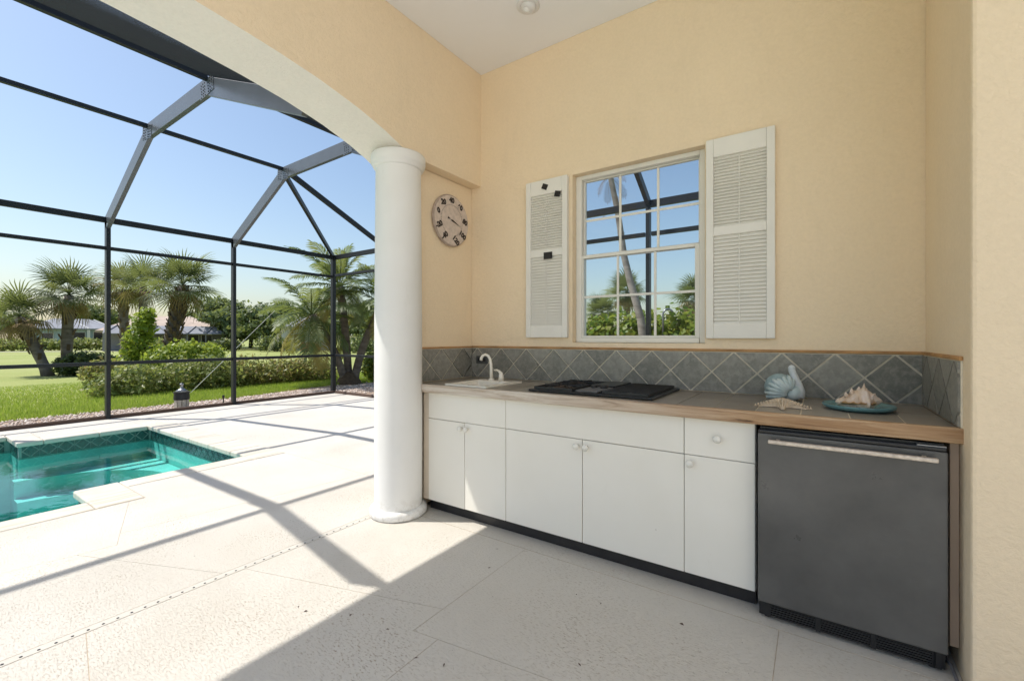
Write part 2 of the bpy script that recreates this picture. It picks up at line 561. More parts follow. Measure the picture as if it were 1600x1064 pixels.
M['fan_dead'] = leaf_mat('dry sabal frond', [(0.2, 0.14, 0.075), (0.26, 0.19, 0.1), (0.15, 0.14, 0.06)], 0.2, True, 0.8)
M['feather_leaf'] = leaf_mat('date palm frond', [(0.07, 0.12, 0.05), (0.11, 0.165, 0.065), (0.15, 0.195, 0.08), (0.21, 0.215, 0.09)], 0.42, True)
M['feather_old'] = leaf_mat('yellowing palm frond', [(0.28, 0.25, 0.06), (0.34, 0.27, 0.08), (0.2, 0.2, 0.06)], 0.28, True)
M['hedge_leaf'] = leaf_mat('hedge leaf', [(0.13, 0.19, 0.055), (0.19, 0.25, 0.075), (0.27, 0.31, 0.1), (0.36, 0.35, 0.15)], 0.48)
M['croton'] = leaf_mat('reddish hedge leaf', [(0.16, 0.21, 0.07), (0.32, 0.29, 0.11), (0.34, 0.24, 0.12), (0.2, 0.25, 0.08), (0.32, 0.33, 0.12)], 0.48)
M['bright_leaf'] = leaf_mat('lime shrub leaf', [(0.15, 0.25, 0.025), (0.24, 0.34, 0.035), (0.32, 0.39, 0.04), (0.19, 0.28, 0.04)], 0.5)
M['dark_leaf'] = leaf_mat('dark shrub leaf', [(0.04, 0.07, 0.025), (0.065, 0.105, 0.035), (0.095, 0.135, 0.05)], 0.4)
M['tree_leaf'] = leaf_mat('oak leaf', [(0.075, 0.115, 0.05), (0.11, 0.16, 0.065), (0.16, 0.20, 0.085)], 0.4)
M['seagrape'] = leaf_mat('sea grape leaf', [(0.08, 0.16, 0.025), (0.14, 0.23, 0.03), (0.23, 0.29, 0.04), (0.3, 0.3, 0.06)], 0.5)
M['red_leaf'] = leaf_mat('red shrub leaf', [(0.22, 0.03, 0.015), (0.30, 0.07, 0.02), (0.10, 0.06, 0.02)], 0.25)
M['twig'] = plain('twig bark', (0.085, 0.065, 0.048), 0.9, 0.2, var=0.3, scale=20)

def bark_mat(name, a, b, ring=26):
    m = Mat(name, 0.9, 0.2)
    co = m.co('Object', scale=(2.5, 2.5, ring))
    n = m.noise(co, 1.0, 4, 0.6, 0.5)
    m.color(m.ramp(n, [(0.3, a), (0.7, b)]))
    m.bump(n, 0.8, 0.02)
    return m.m
M['palm_bark'] = bark_mat('palm bark', (0.10, 0.085, 0.07), (0.22, 0.19, 0.165), 10)
M['coco_bark'] = bark_mat('coconut bark', (0.16, 0.14, 0.12), (0.36, 0.33, 0.30), 7)
M['boot'] = plain('palm boots', (0.105, 0.075, 0.05), 0.9, 0.2, var=0.3, scale=14)

def lawn_mat():
    m = Mat('lawn', 0.9, 0.15)
    co = m.co(world=True)
    a = m.noise(co, 0.16, 4, 0.6)
    b = m.noise(co, 18, 5, 0.7)
    c = m.ramp(a, [(0.3, (0.22, 0.28, 0.075)), (0.5, (0.31, 0.34, 0.12)), (0.72, (0.40, 0.39, 0.20))])
    c = m.mix(0.35, c, m.ramp(b, [(0.3, (0.14, 0.19, 0.045)), (0.7, (0.36, 0.39, 0.15))]))
    m.color(c)
    m.bump(b, 0.5, 0.03)
    return m.m
M['lawn'] = lawn_mat()
M['grass'] = leaf_mat('grass blade', [(0.2, 0.34, 0.03), (0.28, 0.42, 0.045), (0.36, 0.47, 0.07), (0.36, 0.4, 0.12)], 0.45)
M['pebble'] = leaf_mat('pink shell gravel', [(0.42, 0.33, 0.27), (0.6, 0.49, 0.42), (0.7, 0.62, 0.55), (0.32, 0.24, 0.2)], 0.0, rough=0.8)
M['mulch'] = plain('shell gravel bed', (0.34, 0.26, 0.20), 0.95, 0.1, var=0.3, scale=30, bump=0.5, bscale=60)
M['roof_tan'] = plain('tan tile roof', (0.47, 0.38, 0.315), 0.85, 0.2, var=0.15, scale=1.2, bump=0.4, bscale=6)
M['roof_grey'] = plain('grey roof', (0.26, 0.27, 0.30), 0.8, 0.2, var=0.15, scale=1.5)
M['wall_blue'] = plain('blue grey house wall', (0.34, 0.43, 0.48), 0.8, 0.2, var=0.06)
M['wall_grey'] = plain('grey house wall', (0.25, 0.25, 0.27), 0.8, 0.2, var=0.08)
M['wall_white'] = plain('white house trim', (0.62, 0.62, 0.60), 0.7, 0.2, var=0.04)
M['dark_glass'] = plain('dark window pane', (0.02, 0.022, 0.026), 0.1, 0.6, var=0.1)
M['path'] = plain('pale cart path', (0.42, 0.39, 0.33), 0.9, 0.2, var=0.1, scale=1)
M['lantern_base'] = plain('weathered white plastic', (0.46, 0.43, 0.37), 0.6, var=0.12, scale=20)
M['galv'] = plain('galvanised metal', (0.30, 0.31, 0.33), 0.35, 0.5, 0.7, var=0.15, scale=20)

# ================================================================== SETTING
# ---- ground with a hole for the deck and pool
g = MB()
B = 600.0
DX0, DX1, DY0, DY1 = -9.0, 6.0, -9.0, 6.0
g.add([(-B, -B, -.06), (DX0, -B, -.06), (DX1, -B, -.06), (B, -B, -.06),
       (-B, DY0, -.06), (DX0, DY0, -.06), (DX1, DY0, -.06), (B, DY0, -.06),
       (-B, DY1, -.06), (DX0, DY1, -.06), (DX1, DY1, -.06), (B, DY1, -.06),
       (-B, B, -.06), (DX0, B, -.06), (DX1, B, -.06), (B, B, -.06)],
      [(0, 1, 5, 4), (1, 2, 6, 5), (2, 3, 7, 6), (4, 5, 9, 8), (6, 7, 11, 10), (8, 9, 13, 12), (9, 10, 14, 13), (10, 11, 15, 14)])
tag(g.build('lawn', M['lawn']), kind='structure')

# ---- pool deck and lanai floor as slabs over a joint bed
bed = MB()
for x0, x1, y0, y1 in ((-8.99, -8.05, 1.22, 5.99), (-8.05, -4.75, 2.60, 5.99), (-4.75, -2.56, 1.19, 5.99), (-8.99, -8.6, -8.99, 1.22),
                       (-4.28, -2.56, -8.99, 1.19), (-2.56, 5.99, -8.99, 5.99)):
    bed.box(x0, x1, y0, y1, -.30, -.002)
deck = tag(bed.build('pool_deck', M['joint']), kind='structure')
slabs = [
    [(-9, 2.58), (-5.5, 2.58), (-5.5, 6), (-9, 6)],
    [(-5.5, 2.58), (-3.40, 2.58), (-3.47, 6), (-5.5, 6)],
    [(-3.40, 2.58), (-2.585, 2.58), (-2.585, 6), (-3.47, 6)],
    [(-9, 1.24), (-8.02, 1.24), (-8.02, 2.58), (-9, 2.58)],
    [(-9, -9), (-8.6, -9), (-8.6, 1.24), (-9, 1.24)],
    [(-4.73, 1.24), (-4.30, 1.24), (-4.30, 1.14), (-3.65, .923), (-3.40, 2.58), (-4.73, 2.58)],
    [(-3.65, .923), (-3.46, .86), (-3.486, .69), (-2.585, 1.07), (-2.585, 2.58), (-3.40, 2.58)],
    [(-4.30, -9), (-3.54, -9), (-3.54, .42), (-3.486, .69), (-3.46, .86), (-3.65, .923), (-4.30, 1.14)],
    [(-3.54, -9), (-2.585, -9), (-2.585, 1.07), (-3.486, .69), (-3.54, .42)],
    [(-2.585, 2.36), (4.0, 3.2), (4.0, 6), (-2.585, 6)],
]
for p in slabs:
    if area(p) < 0: p = p[::-1]
    o = MB().prism(inset(p, 0.0012), -.012, 0.0).build('deck_slab', M['deck'], deck)
lan = tag(MB().box(-2.53, 5.98, -8.98, 2.90, -.0019, -.0014).build('lanai_floor', M['joint']), kind='structure')
slabs = [
    [(-2.535, 2.203), (.44, 2.203), (.44, 2.90), (-2.535, 2.90)],
    [(-2.535, 1.16), (-1.41, 1.5), (-1.41, 2.2), (-2.535, 2.2)],
    [(-1.41, 1.318), (-.13, 1.51), (-.13, 2.2), (-1.41, 2.2)],
    [(-.13, .2), (6, .2), (6, 2.2), (-.13, 2.2)],
    [(-2.535, .53), (-1.285, .3), (-1.285, 1.337), (-1.41, 1.318), (-1.41, 1.5), (-2.535, 1.16)],
    [(-1.285, -1.4), (-.13, -1.4), (-.13, 1.51), (-1.285, 1.337)],
    [(-2.535, -2), (-1.285, -2), (-1.285, .3), (-2.535, .53)],
    [(-.13, -3), (6, -3), (6, .2), (-.13, .2)],
    [(-1.285, -9), (-.13, -9), (-.13, -1.4), (-1.285, -1.4)],
    [(-2.535, -9), (-1.285, -9), (-1.285, -2), (-2.535, -2)],
    [(-.13, -9), (6, -9), (6, -3), (-.13, -3)],
]
for p in slabs:
    MB().prism(inset(p, 0.0015), -.007, 0.0).build('floor_slab', M['deck'], lan)
# drain channel with its row of weep holes
dr = tag(empty('deck_drain', (-2.56, 0, 0)), 'narrow white drain strip with dark weep holes along the arch line', 'drain')
MB().box(-.022, .022, -8.9, 2.05, -.02, .0005).build('channel', M['drain'], dr)
hl = MB()
y = -3.0
while y < 2.0:
    hl.lathe([(.0052, .0), (.0052, .0012)], 8, (.008, y, .0007))
    y += .0485
tag(hl.build('weep_holes', M['black'], dr), kind='stuff')
MB().box(-.0235, -.0222, -8.9, 2.05, -.01, .0012).build('slot', M['joint'], dr)

# ---- pool
ps = tag(empty('pool', (0, 0, 0)), 'sunken pool with dark green waterline tiles and cream coping', 'pool')
WZ = -0.17
outline = [(-8.36, -7.5), (-4.50, -7.5), (-4.50, 0.985), (-4.92, 0.985), (-4.92, 2.29), (-7.76, 2.29), (-7.76, 1.04), (-8.36, 1.04)]
sh = MB()
n = len(outline)
for i in range(n):
    a, b = outline[i], outline[(i + 1) % n]
    sh.add([(a[0], a[1], -1.5), (b[0], b[1], -1.5), (b[0], b[1], -.03), (a[0], a[1], -.03)], [(0, 1, 2, 3)])
sh.add([(x, y, -1.3) for x, y in outline], [tuple(range(n))])
sh.build('pool_shell', M['plaster'], ps)
wat = MB().add([(x, y, WZ) for x, y in outline], [tuple(range(n))]).build('water', M['water'])
print('WATER NORMAL', wat.data.polygons[0].normal)
if wat.data.polygons[0].normal.z < 0: wat.data.flip_normals()
tag(wat, kind='structure')
# curved entry steps under water in the alcove
def ring(r0, r1, z0, z1, c=(-6.5, 0.98), seg=36):
    vs, fs = [], []
    for k in range(seg + 1):
        a = math.pi * k / seg
        for r, z in ((r0, z0), (r0, z1), (r1, z1)):
            x = min(-4.925, max(-7.755, c[0] + r * math.cos(a))); y = min(2.285, c[1] + r * math.sin(a))
            vs.append((x, y, z))
    for k in range(seg):
        for j in (0, 1):
            fs.append((k * 3 + j, k * 3 + 3 + j, k * 3 + 4 + j, k * 3 + 1 + j))
    return MB().add(vs, fs)
for r0, r1, z0, z1 in ((.72, .92, -1.3, -.85), (.92, 1.12, -.85, -.62), (1.12, 3.0, -.62, -.42)):
    ring(r0, r1, z0, z1).build('step', M['plaster'], ps, smooth=False)
# pale bench edge line around the alcove
# waterline tiles: each a square holding a diamond
def tile_mesh(s=0.150):
    mb = MB(); h = s / 2 - .0018; q = .004
    polys = [[(0, -h + .008), (h - .008, 0), (0, h - .008), (-h + .008, 0)],
             [(-h, -h), (-q, -h), (-h, -q)], [(h, -h), (h, -q), (q, -h)], [(h, h), (q, h), (h, q)], [(-h, h), (-h, q), (-q, h)]]
    polys[0] = inset(polys[0], .003)
    for p in polys:
        mb.prism(p, 0, .005)
    inn = [(x * .45, y * .45) for x, y in polys[0]]
    mb.prism(inn, .005, .0065)
    return mb.mesh('waterline_tile', M['pool_tile'])
tm = tile_mesh()
S = 0.152
zc = -.03 - S / 2 - .002
backs = MB()
def tile_run(a, b, nrm, cnt_max=60):
    a = Vector((a[0], a[1])); b = Vector((b[0], b[1])); d = (b - a); L = d.length; d /= L
    k = int(L / S); off = (L - k * S) / 2
    ang = math.atan2(nrm[1], nrm[0]) + math.pi / 2
    for i in range(min(k, cnt_max)):
        p = a + d * (off + S * (i + .5))
        inst('waterline_tile', tm, ps, (p.x + nrm[0] * .004, p.y + nrm[1] * .004, zc), (R(90), 0, ang))
    q0 = a + Vector(nrm) * .003; q1 = b + Vector(nrm) * .003
    backs.add([(q0.x, q0.y, -.20), (q1.x, q1.y, -.20), (q1.x, q1.y, -.03), (q0.x, q0.y, -.03)], [(0, 1, 2, 3)])
tile_run((-7.76, 2.29), (-7.76, 1.04), (1, 0))
tile_run((-4.92, 2.29), (-7.76, 2.29), (0, -1))
tile_run((-8.36, 1.04), (-8.36, -3.0), (1, 0), 18)
tile_run((-7.76, 1.04), (-8.36, 1.04), (0, -1))
tile_run((-4.92, 2.29), (-4.92, .985), (-1, 0))
tile_run((-4.50, .985), (-4.92, .985), (0, -1))
tile_run((-4.50, .985), (-4.50, -1.2), (-1, 0))
backs.build('tile_bed', M['pool_grout'], ps)
# coping stones with a rounded inner lip
def coping(x0, x1, y0, y1, inner, L=0.62):
    """inner: which side faces the water: -x,+x,-y,+y"""
    along_y = inner[1] == 'x'
    a0, a1 = (y0, y1) if along_y else (x0, x1)
    k = max(1, round((a1 - a0) / L))
    for i in range(k):
        s0 = a0 + (a1 - a0) * i / k + .0015; s1 = a0 + (a1 - a0) * (i + 1) / k - .0015
        mb = MB()
        if along_y: mb.box(x0, x1, s0, s1, -.052, .006)
        else: mb.box(s0, s1, y0, y1, -.052, .006)
        mb.build('coping_stone', M['coping'], ps, bevel=.014, seg=3)
coping(-4.95, -4.73, 1.241, 2.259, '-x')
coping(-8.02, -4.73, 2.26, 2.58, '-y', .55)
coping(-8.02, -7.735, 1.241, 2.259, '+x')
coping(-8.60, -7.735, 1.015, 1.24, '-y')
coping(-8.60, -8.33, -7.519, 1.014, '+x')
coping(-4.95, -4.30, .955, 1.24, '-y', .66)
coping(-4.53, -4.30, -7.519, .954, '-x')
coping(-8.60, -4.30, -7.8, -7.52, '+y')
# underwater lamp in the end wall
pl = MB().lathe([(.0, .0), (.085, .0), (.095, .012), (.085, .022), (.06, .022), (.0, .018)], 24, caps=False).build('pool_light', M['black'], ps, smooth=True)
pl.location = (-5.55, 2.285, -.33); pl.rotation_euler = (R(90), 0, 0)

# ================================================================== THE LANAI
WY = 2.93      # face of the window wall
ZC = 3.44      # ceiling
OX0, OX1, OZ0, OZ1 = -1.47, -.565, 1.205, 2.43
w = MB()
def wall_hole(mb, x0, x1, z0, z1, hx0, hx1, hz0, hz1, y0, y1):
    xs = [x0, hx0, hx1, x1]; zs = [z0, hz0, hz1, z1]
    for i in range(3):
        for j in range(3):
            if i == 1 and j == 1: continue
            for yy in (y0, y1):
                mb.add([(xs[i], yy, zs[j]), (xs[i + 1], yy, zs[j]), (xs[i + 1], yy, zs[j + 1]), (xs[i], yy, zs[j + 1])], [(0, 1, 2, 3)])
    c = [(hx0, hz0), (hx1, hz0), (hx1, hz1), (hx0, hz1)]
    o = [(x0, z0), (x1, z0), (x1, z1), (x0, z1)]
    for q in (c, o):
        for i in range(4):
            a, b = q[i], q[(i + 1) % 4]
            mb.add([(a[0], y0, a[1]), (b[0], y0, b[1]), (b[0], y1, b[1]), (a[0], y1, a[1])], [(0, 1, 2, 3)])
wall_hole(w, -2.695, .60, -.05, ZC + .1, OX0, OX1, OZ0, OZ1, WY, 3.11)
tag(w.build('stucco_wall', M['stucco']), 'wide yellow stucco wall holding the window and white shutters', 'wall')
tag(MB().box(.44, 1.38, 2.145, WY - .003, -.05, ZC + .1).build('stucco_pier', M['stucco'], bevel=.012), 'yellow stucco wall end right of the black refrigerator, nearest the camera', 'wall')
tag(MB().box(-2.69, -2.42, 2.205, WY - .003, -.05, 2.50).build('side_wall', M['stucco']), 'narrow yellow stucco side wall on which the round thermometer hangs', 'wall')
# arched beam
arch = [(0, 2.790), (.3, 2.789), (.6, 2.781), (.9, 2.763), (1.21, 2.736), (1.46, 2.704), (1.71, 2.654), (1.915, 2.596), (2.06, 2.540), (2.13, 2.505)]
def arch_curve(yc, half):
    pts = []
    N = 26
    def z_at(t):
        for (a, za), (b, zb) in zip(arch, arch[1:]):
            if a <= t <= b: return za + (zb - za) * (t - a) / (b - a)
        return arch[-1][1]
    for i in range(-N, N + 1):
        u = i / N
        t = abs(u) ** .8 * 2.13
        pts.append((yc + math.copysign(t, u) * half / 2.13, z_at(t)))
    return pts
prof = [(WY, 2.505)] + [q for q in arch_curve(0, 2.13)[::-1] if q[0] > -.8]
clean = [prof[0]]
for p in prof[1:]:
    if abs(p[0] - clean[-1][0]) > 1e-5: clean.append(p)
prof = clean
bm_ = MB(); so = MB()
X0, X1 = -2.70, -2.32
for xx in (X0, X1):
    for a, b in zip(prof, prof[1:]):
        bm_.add([(xx, a[0], a[1]), (xx, b[0], b[1]), (xx, b[0], ZC + .1), (xx, a[0], ZC + .1)], [(0, 1, 2, 3)])
ye = MB()
for a, b in zip(prof, prof[1:]):
    (ye if a[0] > 2.2 else so).add([(X0 , a[0], a[1]), (X0, b[0], b[1]), (X1, b[0], b[1]), (X1, a[0], a[1])], [(0, 1, 2, 3)])
def weld(mb):
    me = mb.mesh('tmp', None)
    bm = bmesh.new(); bm.from_mesh(me)
    bmesh.ops.remove_doubles(bm, verts=bm.verts, dist=1e-5)
    bmesh.ops.recalc_face_normals(bm, faces=bm.faces)
    bm.to_mesh(me); bm.free()
    return me
me = weld(bm_); me.materials.append(M['stucco'])
beam = link(bpy.data.objects.new('arched_beam', me))
tag(beam, 'yellow stucco beam with cream underside arching over the pool side opening', 'beam')
me = weld(so); me.materials.append(M['stucco_light']); me.polygons.foreach_set('use_smooth', [True] * len(me.polygons))
link(bpy.data.objects.new('arch_underside', me), beam)
ye.build('beam_underside', M['stucco'], beam)
tag(MB().box(-2.318, 1.38, -.73, WY - .002, ZC, ZC + .09).build('ceiling', M['ceiling']), 'flat white ceiling above the window wall', 'ceiling')
rf = MB().box(-3.48, 1.42, -.75, 3.6, ZC + .11, ZC + .26)
tag(rf.build('roof', M['stucco_light']), kind='structure')
tag(MB().box(2.60, 2.80, -6.5, 2.9, -.05, ZC + .5).build('bounce_wall', M['bounce_white']), kind='structure')  # unseen white wall added right of the camera to bounce sun into the nook
MB().box(-3.53, -3.48, -.75, 3.62, 3.30, 3.66).build('gutter', M['bronze'], bpy.data.objects['roof'])
MB().box(-3.48, -2.705, -.75, 3.6, ZC + .03, ZC + .105).build('eave_soffit', M['stucco_light'], bpy.data.objects['roof'])

# column
def column(y, label, group):
    c = empty('column', (-2.455, y, 0), 0, label, 'column', group)
    MB().lathe([(.165, .06), (.167, .5), (.165, 1.4), (.157, 2.40), (.157, 2.44)], 48, caps=False).build('shaft', M['column'], c, smooth=True)
    MB().lathe([(.0, .0), (.190, .0), (.199, .012), (.200, .035), (.193, .055), (.168, .062), (.0, .062)], 48, caps=False).build('base', M['column'], c, smooth=True)
    MB().lathe([(.150, 2.425), (.168, 2.428), (.176, 2.440), (.176, 2.452), (.186, 2.458), (.189, 2.470), (.189, 2.515), (.183, 2.524), (.0, 2.524)], 48, caps=False).build('capital', M['column'], c, smooth=True)
    return c
column(2.155, 'round white column between the pool opening and the counter', None)

# recessed eyeball lamp in the ceiling
dl = empty('ceiling_lamp', (-1.575, 2.49, ZC), 0, 'white recessed eyeball lamp in the white ceiling', 'lamp')
MB().lathe([(.052, -.002), (.075, -.002), (.076, -.006), (.066, -.012), (.052, -.009)], 36, caps=False).build('trim_ring', M['light_trim'], dl, smooth=True)
eb = MB().lathe([(.0, -.030), (.026, -.034), (.034, -.036), (.047, -.022), (.053, -.004), (.053, .0)], 32, caps=False).build('eyeball', M['light_trim'], dl, smooth=True)
eb.rotation_euler = (R(-14), R(10), 0)
b_ = MB().lathe([(.0, -.048), (.016, -.044), (.024, -.034), (.022, -.028)], 24, caps=False).build('bulb', M['bulb'], dl, smooth=True)
b_.rotation_euler = (R(-14), R(10), 0)

# ---- window
win = empty('window', ((OX0 + OX1) / 2, 2.99, OZ0), 0, 'white single hung window with grid bars between the two shutters', 'window')
wx, wz = win.location.x, OZ0
def wbox(name, x0, x1, y0, y1, z0, z1, mat, parent=win, bevel=.003):
    return MB().box(x0 - wx, x1 - wx, y0 - 2.99, y1 - 2.99, z0 - wz, z1 - wz).build(name, mat, parent, bevel=bevel)
FX0, FX1 = OX0 + .002, OX1 - .002
FZ0, FZ1 = OZ0 + .002, OZ1 - .002
wbox('frame_jamb', FX0, FX0 + .045, 2.985, 3.07, FZ0, FZ1, M['white_plastic'])
wbox('frame_jamb', FX1 - .040, FX1, 2.985, 3.07, FZ0, FZ1, M['white_plastic'])
wbox('frame_head', FX0 + .0455, FX1 - .0405, 2.985, 3.07, FZ1 - .030, FZ1, M['white_plastic'])
wbox('frame_sill', FX0 + .0455, FX1 - .0405, 2.975, 3.07, FZ0, FZ0 + .034, M['white_plastic'])
IX0, IX1 = FX0 + .046, FX1 - .041
zm0, zm1 = 1.795, 1.848
def sash(z0, z1, y0, rails):
    s = wbox('sash', IX0, IX0 + .012, y0, y0 + .028, z0, z1, M['white_plastic'])
    def sub(name, x0, x1, ya, yb, za, zb, mat, bv=.0015):
        return wbox(name, x0, x1, ya, yb, za, zb, mat, s, bv)
    sub('stile', IX1 - (.012 if rails == 'top' else .028), IX1, y0, y0 + .028, z0, z1, M['white_plastic'])
    xa, xb = IX0 + .0125, IX1 - (.0125 if rails == 'top' else .0285)
    sub('rail', xa, xb, y0, y0 + .028, z1 - (.008 if rails == 'top' else .020), z1, M['white_plastic'])
    sub('rail', xa, xb, y0 - .003, y0 + .028, z0, z0 + (.030 if rails == 'top' else .014), M['white_plastic'])
    za, zb = z0 + (.031 if rails == 'top' else .0145), z1 - (.0085 if rails == 'top' else .0205)
    gx = [xa + (xb - xa) * t for t in (.335, .672)]
    gz = za + (zb - za) * (.47 if rails == 'top' else .50)
    for x in gx:
        sub('glazing_bar', x - .008, x + .008, y0 + .008, y0 + .016, za, zb, M['white_plastic'], .001)
    xs = [xa] + gx + [xb]
    for i in range(3):
        sub('glazing_bar', xs[i] + (.0085 if i else 0), xs[i + 1] - (.0085 if i < 2 else 0), y0 + .009, y0 + .015, gz - .008, gz + .008, M['white_plastic'], .001)
    sub('pane', xa, xb, y0 + .017, y0 + .019, za, zb, M['glass'], 0)
sash(zm0 + .026, FZ1 - .031, 3.022, 'top')
sash(FZ0 + .035, zm0 + .046, 2.990, 'bottom')

# ---- shutters
def louver_mesh(L):
    return MB().add([(-L / 2, 0, -.0135), (L / 2, 0, -.0135), (L / 2, -.013, -.0145), (-L / 2, -.013, -.0145),
                     (-L / 2, .0, .0135), (L / 2, .0, .0135), (L / 2, .004, .0135), (-L / 2, .004, .0135)],
                    [(3, 2, 5, 4), (0, 1, 2, 3), (4, 5, 6, 7), (0, 7, 6, 1), (0, 3, 4, 7), (1, 6, 5, 2)]).mesh('louver', M['shutter'])
def shutter(x0, x1, z0, z1, label):
    t = empty('shutter', ((x0 + x1) / 2, WY - .002, z0), 0, label, 'shutter', 'white louvered shutters beside the window')
    W = x1 - x0; H = z1 - z0
    st = .042
    f = lambda n, a, b, c, d, y0=-.032, y1=0, bv=.003: MB().box(a, b, y0, y1, c, d).build(n, M['shutter'], t, bevel=bv)
    f('backing', -W / 2 + .01, W / 2 - .01, .01, H - .01, -.006, -.001, 0)
    f('stile', -W / 2, -W / 2 + st, 0, H); f('stile', W / 2 - st, W / 2, 0, H)
    e = .0004
    f('rail', -W / 2 + st + e, W / 2 - st - e, 0, .085); f('rail', -W / 2 + st + e, W / 2 - st - e, H - .11, H)
    zm = H * .535
    f('rail', -W / 2 + st + e, W / 2 - st - e, zm - .026, zm + .026)
    L = W - 2 * st - .002
    lm = louver_mesh(L)
    for za, zb, k in ((.085, zm - .026, 24), (zm + .026, H - .11, 22)):
        p = (zb - za) / k
        for i in range(k):
            inst('louver', lm, t, (0, -.012, za + p * (i + .5)), (0, 0, 0), (1, 1.25, p / .0275 * .995))
    MB().box(-.003, .003, -.0275, -.0265, .09, H - .115).build('tilt_rod', M['shutter'], t)
    return t
sl = shutter(-1.853, -1.497, 1.243, 2.43, 'narrow looking white louvered shutter with black patches, left of the window')
shutter(-.553, -.19, 1.237, 2.437, 'clean white louvered shutter right of the window')
for (px_, pz, s1, s2, a) in ((-.008, 1.132, .046, .040, 25), (.100, 1.060, .046, .042, 15), (.020, .612, .072, .052, 0)):
    o = MB().box(-s1 / 2, s1 / 2, -.004, 0, -s2 / 2, s2 / 2).build('black_patch', M['patch'], sl)
    o.location = (px_, -.0325, pz); o.rotation_euler = (0, R(a), 0)

# ---- round thermometer on the side wall
th = empty('thermometer', (-2.418, 2.645, 2.172), 0, 'round speckled dial thermometer with dark numerals on the side wall', 'thermometer')
def onwall(mesh_obj): pass
dz = MB().lathe([(.0, .0), (.196, .0), (.204, .008), (.205, .02), (.198, .028), (.0, .028)], 56, caps=False).build('rim', M['dial_rim'], th, smooth=False)
dz.rotation_euler = (0, R(90), 0)
df = MB().lathe([(.0, .0285), (.194, .0285), (.194, .0295), (.0, .0295)], 56, caps=False).build('dial_face', M['dial'], th)
df.rotation_euler = (0, R(90), 0)
def text_mesh(s, size, mat):
    cu = bpy.data.curves.new('numeral', 'FONT')
    cu.body = s; cu.size = size; cu.align_x = 'CENTER'; cu.align_y = 'CENTER'; cu.extrude = .0008
    cu.offset = size * .055
    o = bpy.data.objects.new('numeral', cu); COL.objects.link(o)
    dg = bpy.context.evaluated_depsgraph_get()
    me = bpy.data.meshes.new_from_object(o.evaluated_get(dg))
    bpy.data.objects.remove(o); bpy.data.curves.remove(cu)
    me.materials.clear(); me.materials.append(mat); me.name = 'numeral'
    return me
# local frame on the wall: right = +y, up = +z, out = +x
for s, a in (('-40', -148), ('-20', -112), ('0', -73), ('20', -38), ('40', -1), ('60', 38), ('80', 84), ('100', 127), ('120', 163)):
    me = text_mesh(s, .056, M['ink'])
    rr = .158
    o = inst('numeral', me, th, (.0305, rr * math.sin(R(a)), rr * math.cos(R(a))))
    o.rotation_euler = (Matrix.Rotation(R(90), 4, 'Z') @ Matrix.Rotation(R(90), 4, 'X') @ Matrix.Rotation(R(-a * .25), 4, 'Z')).to_euler()
tk = MB()
for i in range(57):
    a = R(-152 + i * (318 / 56.0)); r0, r1 = (.118, .128)
    c, s_ = math.cos(a), math.sin(a); tw = .0016
    tk.add([(0, r0 * s_ - tw * c, r0 * c + tw * s_), (0, r0 * s_ + tw * c, r0 * c - tw * s_), (0, r1 * s_ + tw * c, r1 * c - tw * s_), (0, r1 * s_ - tw * c, r1 * c + tw * s_)], [(0, 1, 2, 3)])
o = tk.build('tick_marks', M['ink'], th); o.location.x = .0303
nd = MB(); na = R(108)
d = Vector((0, math.sin(na), math.cos(na))); pr = Vector((0, d.z, -d.y))
nd.add([d * -.055 + pr * .010, d * -.05 - pr * .010, d * -.02, d * .0 + pr * .0065, d * .112, d * .0 - pr * .0065], [(0, 2, 1), (2, 3, 4, 5)])
nd.lathe([(.0, -.001), (.010, -.001), (.010, .001), (.0, .001)], 12, caps=False)
o = nd.build('needle', M['ink'], th); o.location.x = .0335

# ================================================================== COUNTER
FY = 2.29
cab = empty('base_cabinet', (-1.25, 2.6, 0), 0, 'long white base cabinet under the tiled worktop', 'cabinet')
cx_, cy_ = cab.location.x, cab.location.y
def cbox(name, x0, x1, y0, y1, z0, z1, mat, parent=cab, bevel=0.0, seg=2):
    return MB().box(x0 - cx_, x1 - cx_, y0 - cy_, y1 - cy_, z0, z1).build(name, mat, parent, bevel=bevel, seg=seg)
cbox('carcass', -2.33, -.226, FY + .020, WY - .004, .085, .845, M['cabinet'])
cbox('end_stile', -2.345, -2.293, FY + .003, FY + .019, .085, .851, M['cabinet_edge'])
cbox('toe_kick', -2.33, -.232, FY + .06, FY + .075, .0, .084, M['toe'])
cbox('side_panel', .412, .438, FY + .002, WY - .05, .092, .853, M['pink_panel'], bevel=.002)
zsp = .668
gp = .0018
def knob(parent, x, z):
    k = MB().lathe([(.0, .0), (.0075, .0), (.006, .008), (.0065, .012), (.0135, .018), (.0150, .025), (.012, .031), (.0, .033)], 20, caps=False).build('knob', M['knob'], parent, smooth=True)
    k.rotation_euler = (R(90), 0, 0)
    k.location = (x - cx_, FY - cy_ - .001, z); k.scale = (1.25, 1.25, 1.15)
def front(name, x0, x1, z0, z1):
    dx, dz_ = random.uniform(-.0006, .0006), random.uniform(-.0008, .0008)
    yy = random.uniform(-.0015, .0)
    return cbox(name, x0 + gp + dx, x1 - gp + dx, FY + yy, FY + .0185 + yy, z0 + gp + dz_, z1 - gp + dz_, M['cabinet'], bevel=.0022)
front('drawer_front', -2.292, -1.615, zsp, .852)
front('drawer_front', -1.615, -.537, zsp, .852)
d3 = front('drawer_front', -.537, -.226, zsp, .852)
knob(d3, -.383, .764)
for x0, x1, kx in ((-2.292, -1.954, -1.978), (-1.954, -1.615, -1.927), (-1.615, -1.087, -1.115), (-1.087, -.537, -1.058), (-.537, -.226, -.507)):
    dd = front('door', x0, x1, .085, zsp)
    knob(dd, kx, .630)
